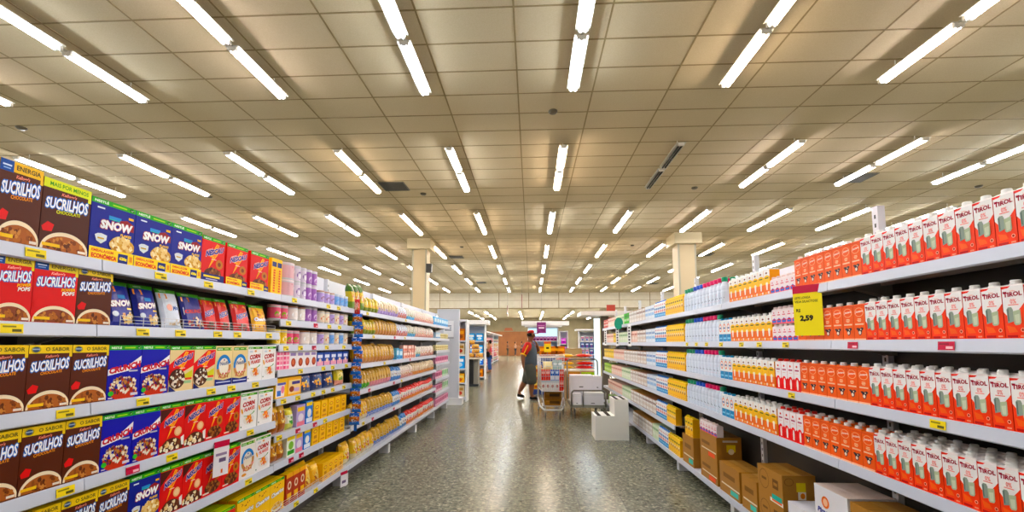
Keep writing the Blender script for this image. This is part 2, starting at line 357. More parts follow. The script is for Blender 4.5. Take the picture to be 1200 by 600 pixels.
a = Art(25); bag_head(a); a.text('Cheerios', .08, .40, .94, .54, '#ffffff', .05, .1, rise=.04, outline='#27306e', ow=.05); a.bits(.55, .66, .3, .14, 8, ['#e2962a', '#b5661c'], .06, 1.2); a.bits(.55, .22, .3, .10, 10, ['#e2c06a', '#b5661c'], .06, 1.2)
bagged('bag_cheerios', 'yellow oat rings bag with green top', .155, .19, .05, [(1, '#ffc90f')], a, G1, .26, seed=6)
# biscuit, pasta and snack bags further along the left side
def plain_bag(key, desc, top, mid, low, w=.15, h=.20, d=.07, patch=None, lean=.12, seal=None, name='snack_bag', seed=1):
    a = Art(seed)
    if patch:
        a.ell(.5, .56, .34, .17, patch[0], 14); a.bits(.5, .42, .28, .14, 9, patch[1:], .08, 1.2); a.rect(.2, .72, .8, .78, patch[-1]); a.rect(.04, .90, .96, .93, '#fbf6ea'); a.bits(.5, .5, .42, .38, 7, ['#fffaf0', patch[1], patch[-1]], .045, 1.0)  # pale band and whitish bits paint the film's highlights into the print
    bagged(key, desc, w, h, d, [(.3, low), (.72, mid), (1, top)], a, seal, lean, name, 'bag', seed)
plain_bag('b_greenyellow', 'tall green and yellow snack bag', '#3f6a16', '#d9c21c', '#6c8a1c', .19, .30, .09, ['#e8d83a', '#d9821c', '#2f4a12', '#f0e7b8'], seed=31)
plain_bag('b_yellowgreen', 'yellow and olive snack bag', '#c9b51c', '#e6c91e', '#7f8a22', .16, .19, .08, ['#f6efc8', '#8a6a1c', '#e8a81c'], seed=32)
plain_bag('b_cream_purple', 'cream biscuit bag with lilac base', '#e8dcc2', '#e3d2b0', '#b5a0d4', .16, .20, .09, ['#f4ead6', '#c9a36a', '#8a6bb5'], seed=33)
plain_bag('b_white_blue', 'white biscuit bag with blue print', '#e9edf2', '#f2f4f5', '#d9938a', .15, .19, .08, ['#bcd6ee', '#2a5fa8', '#c8323a'], seed=34)
plain_bag('b_white_sky', 'white biscuit bag with sky blue base', '#e9e4d8', '#f0ebe0', '#6fb2dc', .15, .19, .08, ['#f6f2ea', '#c9463a', '#7aa86a'], seed=35)
plain_bag('b_white_pink', 'white and pale pink biscuit bag', '#f0e6dc', '#f3e9e0', '#e0a79c', .15, .19, .08, ['#f8f4ee', '#d0453c', '#d8b08a'], seed=36)
plain_bag('b_gold', 'gold brown rusk bag', '#c79a45', '#d9ad56', '#c98f5a', .17, .23, .10, ['#e6c883', '#a8742a', '#f0dcab'], seed=37)
plain_bag('b_gold_pink', 'gold brown rusk bag with pink base', '#cba14c', '#d4aa5a', '#e39aa8', .17, .23, .10, ['#e6c883', '#a8742a', '#f0dcab'], seed=38)
plain_bag('b_gold_green', 'gold brown rusk bag with green base', '#cba14c', '#d4aa5a', '#58a83c', .17, .23, .10, ['#e6c883', '#a8742a', '#f0dcab'], seed=39)
plain_bag('b_gold_blue', 'gold brown rusk bag with blue base', '#d0a64c', '#d9b35c', '#6f8fd4', .17, .22, .10, ['#e6c883', '#a8742a', '#f0dcab'], seed=40)
plain_bag('b_blue_white', 'blue and white biscuit bag', '#3f7fc4', '#e6ecf2', '#5b93d0', .15, .20, .08, ['#f4efe2', '#c9a25a', '#2a5fa8'], seed=41)
plain_bag('b_beige_orange', 'beige biscuit bag with orange base', '#e3cfae', '#ecdcc0', '#e09a5c', .15, .20, .08, ['#f4ead8', '#c95f3a', '#b08a5a'], seed=42)
plain_bag('b_red_white', 'white biscuit bag with red top', '#d9402e', '#f4eee6', '#e8904a', .155, .21, .09, ['#ffffff', '#3f8fa8', '#c8323a'], seed=43)
plain_bag('b_yellow_red', 'yellow flour bag with red print', '#f2c41c', '#f0cf3a', '#e8d9b0', .17, .22, .10, ['#f6f1e4', '#d0382a', '#c8421c'], seed=44)
plain_bag('b_yellow', 'bright yellow food bag', '#ffd01a', '#f5bf12', '#e8a90f', .16, .19, .09, ['#f3d77a', '#b5661c', '#f7e28f'], seed=45, lean=.2)
plain_bag('b_yellow_brown', 'yellow food bag with brown picture', '#f5c51a', '#d99a2a', '#a8621c', .14, .22, .07, ['#8a4a1c', '#c98a3a', '#f7e28f'], seed=46)
plain_bag('b_navy', 'navy porridge bag with orange stripe', '#1d2f6e', '#28407f', '#22386f', .2, .19, .08, ['#3f6aa8', '#e8c25a', '#f0a92c'], seed=47)
plain_bag('b_yellow_pink', 'yellow and pink porridge bag', '#e8d23a', '#f0dd5a', '#e6a08a', .17, .19, .08, ['#fff5d0', '#5a9a3a', '#f0e28a'], seed=48)
plain_bag('b_greenwhite', 'white bag with green leaf print', '#e8d94a', '#eef0dc', '#d9dc7a', .13, .16, .06, ['#f6f6ea', '#3f9a3a', '#58b04a'], seed=49)
plain_bag('b_packet', 'small blue hanging sweet packet', '#1c62c0', '#b5651d', '#1b74d4', .11, .12, .03, ['#d98a3a', '#8a4a1c', '#c9e2f7'], seed=50, lean=0, name='sweet_packet')
plain_bag('b_bread', 'clear bag of golden bread rolls', '#d9b878', '#c9924a', '#b8803c', .3, .2, .18, ['#e0b468', '#a8702e', '#d9a860'], seed=51, lean=0, name='bread_bag')
plain_bag('b_sack_red', 'red and yellow pet food sack lying flat', '#c8201c', '#d22a20', '#f0c018', .55, .38, .14, ['#f4d02a', '#a01814', '#f2ead0'], seed=52, lean=0, name='food_sack')
plain_bag('b_sack_yellow', 'yellow and red pet food sack lying flat', '#f0c81a', '#f2d024', '#c8281c', .55, .38, .14, ['#e8301c', '#f7e68a', '#c8201c'], seed=53, lean=0, name='food_sack')

# cans: lidded tins with a wrapped label
def can(key, desc, rad, h, wall, lid, patches, name='powder_can'):
    mb = MB(); mb.lathe([(rad, 0), (rad, .012), (rad, h - .012), (rad, h)], ['#c9c9cc', wall, '#d0d0d3'], 16)
    mb.lathe([(0, 0), (rad, 0)], '#bbbbbb', 16)
    a = Art(len(key))
    for kind, u, v, ru, rv, c in patches: (a.ell(u, v, ru, rv, c, 12) if kind == 'e' else a.rect(u - ru, v - rv, u + ru, v + rv, c))
    def wrap(u, v, l):
        t = (u - .5) * 2.6; R = rad * 1.02 + l * LAY; return (R * math.sin(t), -R * math.cos(t), v * h)
    a.stamp(mb, wrap)
    lm = MB(); lm.lathe([(rad * 1.01, h - .004), (rad * 1.01, h + .008), (rad * .97, h + .009), (0, h + .007)], lid, 16)
    product(key, name, 'can', desc, rad * 2, rad * 2, h + .009, mb.mesh(name, PLAST), [('lid', lm.mesh('lid', PLAST), None)])
can('can_pinkbrown', 'large pink can with brown patch', .085, .125, '#dfb0b6', '#f0dede', [('r', .62, .5, .28, .32, '#8a5a44'), ('e', .7, .5, .14, .22, '#f6efe8'), ('r', .3, .8, .2, .06, '#d99aa8')])
can('can_purple', 'white can with purple drop', .058, .125, '#e2d6e4', '#d9d2dc', [('r', .5, .82, .4, .1, '#5a3f8a'), ('e', .5, .45, .26, .26, '#7a4a9a'), ('e', .54, .4, .12, .16, '#f4f0f6')])
can('can_violet', 'violet powdered milk can', .058, .125, '#9a62b0', '#e0d3e6', [('r', .5, .82, .45, .1, '#ece4f0'), ('e', .5, .4, .22, .2, '#d9bfe2'), ('r', .5, .1, .45, .06, '#7a4a9a')])
can('can_brownwhite', 'white can with brown band', .058, .11, '#efe8e2', '#8a5a3c', [('r', .5, .85, .48, .12, '#7a4a2c'), ('e', .5, .45, .3, .26, '#ffffff'), ('r', .5, .12, .48, .1, '#a5713f')])
can('can_blue', 'pale blue infant milk can', .045, .105, '#7fa6dc', '#cfd9e8', [('r', .5, .8, .4, .1, '#3f55a8'), ('e', .5, .42, .24, .2, '#4aa0dc')])
can('can_lilac', 'pale lilac infant milk can', .045, .105, '#b9a2d8', '#b08a7a', [('r', .5, .8, .4, .1, '#5a4a9a'), ('e', .5, .4, .26, .2, '#8a5a6a')])
can('can_peach', 'cream can with orange picture', .045, .105, '#efe2cc', '#d8c8b0', [('r', .5, .82, .4, .1, '#4a4aa0'), ('e', .5, .42, .28, .24, '#e08a5c')])
can('can_pink', 'bright pink infant milk can', .066, .105, '#e2607f', '#f4c6cf', [('r', .5, .78, .4, .1, '#d9385c'), ('e', .3, .42, .16, .2, '#9ab04a'), ('e', .6, .4, .2, .2, '#f6c6cc')])
can('can_yellow', 'yellow infant milk can', .058, .11, '#f2cf2e', '#f6e28a', [('r', .5, .8, .44, .1, '#3a5ab0'), ('e', .5, .4, .26, .22, '#f7efd8')])

# small cartons and packets
def carton_box(key, desc, w, h, base, patches, d=.06, top=None, name='food_box', cat='box', side=None):
    a = Art(len(desc))
    for p in patches:
        k, u, v, ru, rv, c = p
        (a.ell(u, v, ru, rv, c, 12) if k == 'e' else a.rect(u - ru, v - rv, u + ru, v + rv, c))
    product(key, name, cat, desc, w, d, h, boxed(w, d, h, base, a, side, top).mesh(name, CARD))
carton_box('x_pinkpack', 'pink and white small drink pack', .13, .07, '#f3b8c4', [('r', .25, .5, .18, .4, '#e65f86'), ('r', .75, .5, .18, .4, '#ee8aa5'), ('r', .5, .5, .45, .08, '#fbe6ea')])
carton_box('x_whitecircle', 'white food box with brown round picture', .12, .15, '#f2ecec', [('e', .56, .34, .32, .24, '#a5422f'), ('r', .5, .78, .36, .08, '#9a86b8'), ('e', .56, .36, .2, .14, '#c9694a')])
carton_box('x_bluepack', 'blue baby food box with pink base', .11, .12, '#24479f', [('r', .5, .18, .48, .16, '#e8a8bc'), ('r', .5, .7, .36, .12, '#e8eefa'), ('e', .5, .4, .2, .14, '#f0d9c2')])
carton_box('x_yellowbaby', 'yellow box with pink panel', .15, .145, '#f7c41a', [('r', .4, .42, .34, .36, '#f6eef0'), ('r', .3, .25, .16, .14, '#3f6fc4'), ('e', .6, .42, .14, .2, '#e88aa0'), ('r', .5, .72, .34, .06, '#4a55a8')])
carton_box('x_yellowbrown', 'yellow box with brown bowl', .2, .145, '#f7b91a', [('r', .5, .48, .42, .36, '#f4d9a0'), ('e', .3, .36, .18, .16, '#8a3f24'), ('r', .6, .68, .3, .08, '#4a3f8a'), ('r', .66, .3, .2, .1, '#c9a8d0')])
carton_box('x_lilacbox', 'lilac baby cereal box with yellow header', .12, .17, '#b9a6d6', [('e', .5, .4, .32, .2, '#e8dff0'), ('r', .5, .8, .4, .1, '#f2c84a'), ('r', .5, .12, .44, .1, '#e88a9a')])
carton_box('x_bluebox', 'blue baby cereal box with yellow header', .1, .185, '#3f7fd0', [('r', .5, .86, .44, .08, '#f4d84a'), ('e', .5, .45, .3, .2, '#f4f2ea'), ('r', .5, .14, .44, .1, '#e8f0f8')])
carton_box('x_cornstarch', 'yellow cornstarch box', .105, .155, '#f9c60f', [('e', .5, .72, .3, .1, '#c8641c'), ('e', .5, .72, .22, .06, '#f9d85a'), ('r', .5, .42, .22, .08, '#c88a1c'), ('r', .5, .16, .34, .05, '#d9961a')])
carton_box('x_greenbox', 'white and green cereal box', .12, .16, '#e9efe0', [('r', .5, .86, .45, .1, '#f0d83a'), ('e', .5, .5, .3, .2, '#8ac45a'), ('r', .5, .18, .4, .1, '#3f9a3a')])
carton_box('x_pinkstack', 'pale pink sugar box', .12, .10, '#f0b4a4', [('r', .5, .72, .46, .16, '#f6e2da'), ('r', .5, .3, .3, .1, '#d9705c')])
carton_box('x_skypack', 'sky blue tissue pack', .2, .16, '#6fb8e6', [('r', .5, .6, .4, .2, '#d6ecf8'), ('r', .5, .2, .4, .08, '#2a78c0')])
carton_box('x_creambox', 'cream packet box with brown lettering panel', .13, .11, '#e6dcae', [('r', .5, .6, .4, .16, '#b8a45c'), ('r', .5, .2, .3, .08, '#8a7a3c')])
carton_box('x_greenwhite', 'white box with bright green panel', .13, .16, '#eef2ec', [('r', .5, .55, .34, .3, '#2fa84a'), ('r', .5, .12, .4, .06, '#8ac49a')])
carton_box('x_plumbox', 'pink and plum packet box', .14, .14, '#d9a0bc', [('r', .5, .6, .4, .24, '#a8436e'), ('r', .5, .18, .3, .08, '#f4e2ea')])
carton_box('x_bluepale', 'pale blue and white tissue pack', .16, .12, '#bcd6ea', [('r', .5, .5, .4, .24, '#f2f6fa'), ('r', .5, .16, .4, .08, '#3f88c4')])

# long-life cartons with screw cap
def brick(key, desc, base, art, cap='#f4f4f2', w=.07, d=.07, h=.19, side=None, top=None, name='milk_carton', sideart=None):
    mb = MB(); e = .0025; t = .006
    vs = []
    for z, k in ((0, 0), (h - t, 0), (h, t)):
        for sx, sy in ((-1, -1), (1, -1), (1, 1), (-1, 1)): vs.append((sx * (w / 2 - k), sy * (d / 2 - k), z))
    mb.add(vs[:4], [(3, 2, 1, 0)], base); side = side or base; top = top or base
    for lv in (0, 1):
        for i in range(4):
            j = (i + 1) % 4; mb.add([vs[lv * 4 + i], vs[lv * 4 + j], vs[lv * 4 + 4 + j], vs[lv * 4 + 4 + i]], [(0, 1, 2, 3)], (base if i == 0 else side) if lv == 0 else top)
    mb.add(vs[8:], [(0, 1, 2, 3)], top)
    mb.box(-w / 2 + .004, w / 2 - .004, .006, .012, h, h + .004, top)          # folded top seam
    if art: art.stamp(mb, lambda u, v, l: ((u - .5) * w, -d / 2 - l * LAY, v * (h - t)))
    if sideart: sideart.stamp(mb, lambda u, v, l: (-w / 2 - l * LAY, (.5 - u) * d, v * (h - t)))
    cp = MB(); cp.lathe([(.0165, h - .001), (.0165, h + .003), (.0145, h + .004), (.0145, h + .014), (.0125, h + .016), (0, h + .016)], cap, 14, (-.008, -.012, 0))
    product(key, name, 'carton', desc, w, d, h + .016, mb.mesh(name, CARD), [('cap', cp.mesh('cap', PLAST), 'screw cap')])
a = Art(61); OR = '#f25618'
a.poly([(0, 1), (0, .52), (.14, .45), (.55, .47), (.90, .63), (1, .68), (1, 1)], '#f3efec')
a.poly([(0, 1), (.42, 1), (.30, .965), (0, .95)], '#e8482a'); a.text('leite', .38, .895, .62, .92, '#e8907a', .02)
a.text('TIROL', .06, .79, .93, .88, '#9c1238', .045, 0, rise=.02); a.rect(.05, .875, .22, .9, '#9c1238')
a.text('0%', .36, .665, .64, .755, '#f0908a', .02); a.rect(.26, .635, .74, .652, '#f0908a')
a.poly([(.16, .56), (.24, .60), (.40, .60), (.46, .55), (.46, .33), (.18, .30)], '#8f9a8e'); a.poly([(.2, .56), (.26, .58), (.26, .34), (.2, .34)], '#5f6f66'); a.poly([(.46, .52), (.80, .55), (.80, .31), (.74, .27), (.54, .26), (.47, .29)], '#b4bd9f'); a.poly([(.52, .45), (.75, .47), (.73, .30), (.55, .29)], '#cfd3bb')
a.poly([(.12, .26), (.5, .22), (.62, .13), (.2, .12)], '#f8703c'); a.ell(.84, .17, .09, .038, '#f6b49a', 10); a.ell(.84, .17, .06, .026, '#b8441c', 10)
a.rect(.12, .03, .60, .075, '#c2300c'); a.rect(.72, .04, .94, .07, '#f6a083')
sa = Art(62); sa.poly([(0, 1), (0, .60), (1, .66), (1, 1)], '#e9e2e0'); sa.rect(.08, .3, .92, .5, '#f4774a'); sa.rect(.9, 0, 1, 1, '#b0183a')
brick('tirol', 'white and orange skimmed milk carton', OR, a, '#f4f2ee', side='#e2491a', top='#efe6e2', sideart=sa)
a = Art(63); OJ = '#ef6d16'
a.ell(.5, .80, .40, .13, '#f7b489', 18); a.ell(.5, .80, .355, .112, '#ee6a1c', 18); a.text('Jussara', .17, .765, .84, .845, '#fde7d8', .03, .2, rise=.02)
for v, q in ((.60, .3), (.565, .36), (.53, .26)): a.rect(.5 - q / 2, v, .5 + q / 2, v + .02, '#fbd0a8')
a.rect(.12, .44, .88, .48, '#f6c8a6')
a.poly([(.18, .34), (.34, .36), (.5, .34), (.72, .37), (.86, .33), (.70, .28), (.66, .19), (.5, .14), (.38, .19), (.34, .28)], '#3a2a30'); a.ell(.5, .22, .11, .05, '#f3dcc8', 10); a.ell(.60, .31, .05, .02, '#f3dcc8', 8)
a.rect(0, 0, 1, .055, '#f6c4a4'); a.rect(0, .96, 1, 1, '#e05f10')
brick('jussara', 'orange milk carton with round white logo', OJ, a, '#f4f2ee', side='#d95f12', top='#e8701c', h=.185)
a = Art(64); a.rect(0, .52, 1, 1, '#f4eeee'); a.ell(.5, .50, .56, .12, '#f4eeee', 18); a.ell(.45, .32, .36, .18, '#e8391c', 16); a.ell(.5, .24, .15, .18, '#f7ece6', 12); a.rect(.38, .06, .62, .22, '#f7ece6'); a.rect(.2, .71, .82, .76, '#b04a6a'); a.ell(.5, .87, .14, .04, '#e05a4a', 10); a.rect(.28, .62, .72, .635, '#e8a08a')
brick('redwhite', 'white and red milk carton', '#e8391c', a, '#d8402e', side='#dc3418', top='#efe3e0', h=.185)
a = Art(65); a.rect(0, 0, 1, .42, '#ee7a12'); a.rect(0, .72, 1, 1, '#f3f0ea'); a.ell(.5, .64, .52, .15, '#f8cb10', 16); a.rect(0, .42, 1, .62, '#f8c40f'); a.rect(.2, .65, .8, .70, '#6a5a14'); a.ell(.5, .44, .2, .07, '#f7efdf', 12); a.poly([(.32, .44), (.68, .44), (.6, .20), (.4, .20)], '#f7efdf'); a.rect(.1, .05, .5, .12, '#f6ae6c'); a.rect(.62, .05, .9, .14, '#f7e3c8'); a.ell(.5, .87, .16, .04, '#8a4a3a', 10)
brick('yelloworange', 'yellow and orange milk carton', '#f5a50f', a, '#f2f2ee', side='#f0a51c', top='#f3f0ea', h=.185)
a = Art(66); a.rect(0, 0, 1, .36, '#1c86b8'); a.rect(0, .36, 1, 1, '#eef0f0'); a.ring(.46, .66, .34, .2, .28, '#e8825c', 16); a.rect(.2, .62, .7, .68, '#4a78a8'); a.rect(.15, .12, .85, .2, '#8ecbe4'); a.ell(.5, .9, .1, .03, '#1c86b8', 8)
brick('bluewhite', 'white and teal blue milk carton', '#eef0f0', a, '#3f9ac8', side='#dfe8ea', top='#eef0f0', h=.185)
a = Art(67); a.rect(0, 0, 1, .3, '#1788c4'); a.rect(0, .3, 1, 1, '#f2f4f5'); a.rect(.1, .55, .9, .68, '#3f7fb4'); a.ell(.5, .42, .3, .1, '#d8402e', 12); a.rect(.2, .1, .8, .2, '#9ad4ee'); a.ell(.5, .84, .2, .06, '#d94a3a', 10)
brick('bluebase', 'white milk carton with bright blue base', '#f2f4f5', a, '#3f7fd0', side='#dfe8ee', top='#e8eef2')
a = Art(68); a.rect(0, .62, 1, .9, '#f7d21c'); a.ell(.5, .46, .4, .12, '#f3e0b4', 14); a.ell(.5, .42, .26, .08, '#b87a2c', 12); a.rect(.15, .70, .85, .80, '#8a6a12'); a.rect(0, 0, 1, .16, '#f0b40c'); a.rect(.2, .05, .8, .1, '#f9e48a')
brick('yellow', 'yellow milk carton with brown lettering', '#fac60c', a, '#f6d84a', side='#eab40c', top='#f7d21c')
def multipack(key, desc, base, tops, strip_, mark):
    a = Art(len(key))
    for q in range(4):
        a.rect(.02 + q * .245, .04, .235 + q * .245, .96, base); a.rect(.05 + q * .245, .62, .2 + q * .245, .78, mark); a.ell(.127 + q * .245, .36, .08, .13, strip_, 10)
    product(key, 'drink_case', 'box', desc, .28, .22, .185, boxed(.28, .22, .185, tops, a, side=base, top=tops).mesh('drink_case', CARD))
multipack('c_rose', 'pale rose drink case', '#efd3c6', '#e0bfae', '#f4ece4', '#b85a4a')
multipack('c_palegreen', 'pale green drink case', '#dfead0', '#c8d8b4', '#f4f6ea', '#5a9a5a')
multipack('c_green', 'bright green drink case', '#4fb824', '#3f9a1c', '#eaf6d8', '#2a7a14')
multipack('c_whitebrown', 'white drink case with brown top', '#efece8', '#96684a', '#d8c8b8', '#7a4a38')
multipack('c_white', 'white drink case in brown tray', '#f0eeea', '#a5763f', '#d9d4cc', '#a8a096')
multipack('c_palebox', 'pale blue and white drink case', '#e9eef4', '#c9d6e4', '#6fb0dc', '#4a7fb8')
multipack('c_brick', 'brick red drink case', '#d0481f', '#a8381a', '#f4e9dc', '#f6d9c4')
multipack('c_lemon', 'lemon yellow drink case', '#f2cf1c', '#c9a818', '#fae88a', '#8a7a12')
multipack('c_lime', 'lime green drink case', '#a8cf2c', '#86a824', '#e8f2b0', '#5f8a12')
# bottles
def bottle(key, desc, cap):
    mb = MB(); prof = [(.026, 0), (.034, .008), (.035, .11), (.0325, .125), (.0345, .14), (.033, .16), (.022, .195), (.0175, .205), (.0175, .215)]
    mb.lathe(prof, '#dfe7f2', 16); mb.lathe([(0, .001), (.026, 0)], '#dfe7f2', 16)
    a = Art(5); a.rect(.08, .70, .92, .82, cap); a.rect(.15, .46, .85, .62, '#1f2748'); a.rect(.45, .38, .85, .46, '#1f2748'); a.rect(.25, .22, .75, .27, cap)
    def wrap(u, v, l): t = (u - .5) * 2.4; R = .0356 + l * LAY; return (R * math.sin(t), -R * math.cos(t), .008 + v * .12)
    a.stamp(mb, wrap)
    cp = MB(); cp.lathe([(.026, .200), (.027, .234), (.024, .240), (0, .241)], cap, 14)
    product(key, 'milk_bottle', 'bottle', desc, .07, .07, .236, mb.mesh('milk_bottle', PLAST), [('cap', cp.mesh('cap', PLAST), None)])
bottle('bot_green', 'white milk bottle with teal green cap', '#15976f')
bottle('bot_blue', 'white milk bottle with blue cap', '#1f57c4')
bottle('bot_pink', 'white milk bottle with magenta cap', '#e01f6e')
# little packs and shipping cases
a = Art(77); a.rect(0, 0, 1, .3, '#e6606a'); a.poly([(.1, .30), (.5, .42), (.9, .30), (.9, .1), (.1, .1)], '#3a6cc0'); a.poly([(.1, .3), (.5, .22), (.9, .3), (.5, .36)], '#d8303a'); a.rect(.2, .6, .8, .68, '#d87a8a'); a.ell(.5, .8, .12, .06, '#d8606a', 8)
brick('minipack', 'small white red and blue cream pack', '#f3e6e6', a, '#efdcd8', w=.062, d=.06, h=.10, name='cream_pack')
KR = '#a87a45'
def case(key, desc, w, d, h, base, patches, left=(), name='shipping_case', top=None):
    a = Art(3)
    for p in patches: (a.ell(*p[1:]) if p[0] == 'e' else a.rect(*p[1:]) if p[0] == 'r' else a.ring(*p[1:]) if p[0] == 'o' else a.text(*p[1:]))
    mb = boxed(w, d, h, base, a, top=top)
    b = Art(4)
    for p in left: (b.ell(*p[1:]) if p[0] == 'e' else b.rect(*p[1:]) if p[0] == 'r' else b.ring(*p[1:]))
    b.stamp(mb, lambda u, v, l: (w / 2 + l * LAY, -d / 2 + u * d, v * h))      # end that faces the shop entrance
    tape = MB(); tape.box(-w / 2 - .001, w / 2 + .001, -.025, .025, h, h + .0008, '#b98d55')
    tape.box(-.002, .002, -d / 2, d / 2, h, h + .0005, '#7a5530')
    product(key, name, 'box', desc, w, d, h, mb.mesh(name, CARD), [('tape', tape.mesh('tape', CARD), None)] if base == KR else [])
case('case_milk', 'brown cardboard milk case with teal and orange print', .24, .30, .165, KR,
     [('o', .27, .6, .2, .32, .07, '#6f4a22', 20), ('r', .17, .58, .37, .66, '#6f4a22'), ('r', .55, .45, .78, .75, '#6a4520'), ('r', .60, .55, .73, .65, '#a87a45'), ('r', .5, .0, 1, .14, '#efe8dc'), ('r', .55, .06, .92, .24, '#3fa99a'), ('r', .55, .02, .92, .07, '#e86a3a')],
     [('r', .42, .50, .66, .78, '#e6cf2c'), ('r', .46, .28, .66, .5, '#f2ead6'), ('e', .58, .38, .06, .09, '#e8901c'), ('r', .40, .06, .74, .22, '#c2b49c'), ('o', .2, .75, .12, .14, .1, '#6f4a22')])
case('case_small', 'small brown cardboard case with mint label', .17, .24, .19, KR, [('r', .30, .45, .72, .62, '#7d5529'), ('r', .55, .10, .92, .26, '#5fc2b4'), ('r', .1, .28, .95, .32, '#e8dcc6')], [('r', .5, .1, .8, .3, '#8fcabb')])
case('case_red', 'brown cardboard case with coral label and yellow sticker', .22, .26, .20, KR, [('r', .06, .48, .50, .64, '#7d5529'), ('r', .5, .06, .88, .22, '#e8644a'), ('r', .1, .28, .95, .32, '#e8dcc6')], [('r', .42, .40, .72, .70, '#e8cf2a'), ('e', .56, .42, .1, .12, '#f2e2c0'), ('r', .3, .78, .8, .86, '#c9bfae')])
case('case_white', 'white glossy carton case with small red mark', .26, .28, .12, '#e8e6ea', [('e', .72, .2, .07, .1, '#d8402e')], [('r', .6, .8, .9, 1, '#c8342a')], top='#dcdae0')
case('case_pira', 'white and orange milk case with blue script name', .25, .27, .18, '#efedf0', [('e', .34, .66, .11, .14, '#e87a4a'), ('e', .34, .66, .07, .09, '#f6c7a4'), ('t', 'Piracanjuba', .08, .36, .74, .50, '#2a2f8a', .05, .2), ('r', 0, 0, .55, .30, '#ee5a24'), ('r', .86, .16, 1, .6, '#e0451c')], top='#e9dcd6')

def place(key, x, y, z, rot, label=None, group=None, scale=None, tilt=0.0):
    p = PRODUCTS[key]
    o = node(p['name'], p['body'], None, (x, y, z), (0, tilt, rot) if not tilt else (0, 0, rot), scale)
    if tilt: o.rotation_euler = (tilt, 0, rot)
    tag(o, label or p['desc'], p['cat'], group)
    for nm, me, lb in p['parts']:
        c = node(nm, me, o)
        if lb: c['label'] = lb
    return o

# ------------------------------------------------------------------ the room
CEIL = EYE + 4.22
TX, TY = 1.25, 0.625                       # ceiling tile
GX, GY = -0.21, 5.02                       # one crossing of the ceiling grid
XW, Y0, Y1, YB, ZB = 21.0, -6.0, 35.5, 51.0, EYE + 2.9
def noise_mat(name, c0, c1, scale, rough, detail=4, bump=0.0, extra=None):
    m = bpy.data.materials.new(name); m.use_nodes = True; nt = m.node_tree; b = nt.nodes['Principled BSDF']
    tc = nt.nodes.new('ShaderNodeTexCoord'); n = nt.nodes.new('ShaderNodeTexNoise'); n.inputs['Scale'].default_value = scale; n.inputs['Detail'].default_value = detail
    geo = nt.nodes.new('ShaderNodeNewGeometry')
    nt.links.new(geo.outputs['Position'], n.inputs['Vector'])
    r = nt.nodes.new('ShaderNodeValToRGB'); r.color_ramp.elements[0].position = .35; r.color_ramp.elements[1].position = .65
    r.color_ramp.elements[0].color = srgb(c0); r.color_ramp.elements[1].color = srgb(c1)
    nt.links.new(n.outputs['Fac'], r.inputs[0]); nt.links.new(r.outputs[0], b.inputs['Base Color'])
    b.inputs['Roughness'].default_value = rough
    if bump:
        bp = nt.nodes.new('ShaderNodeBump'); bp.inputs['Strength'].default_value = bump; bp.inputs['Distance'].default_value = .004
        nt.links.new(n.outputs['Fac'], bp.inputs['Height']); nt.links.new(bp.outputs[0], b.inputs['Normal'])
    return m
TILE = noise_mat('mineral_ceiling_tile', '#cdbb97', '#d4c3a0', 90, .9, 3)
BAR = noise_mat('ceiling_grid_bar', '#8f7a50', '#9a855a', 8, .6)
WALL = noise_mat('wall_paint', '#c9c4b4', '#d4cfc0', 2, .8)
BULK = noise_mat('bulkhead_panel', '#d8d0ba', '#dfd8c4', 3, .8)
GROUT = noise_mat('floor_joint', '#24221b', '#2c2a22', 20, .6)
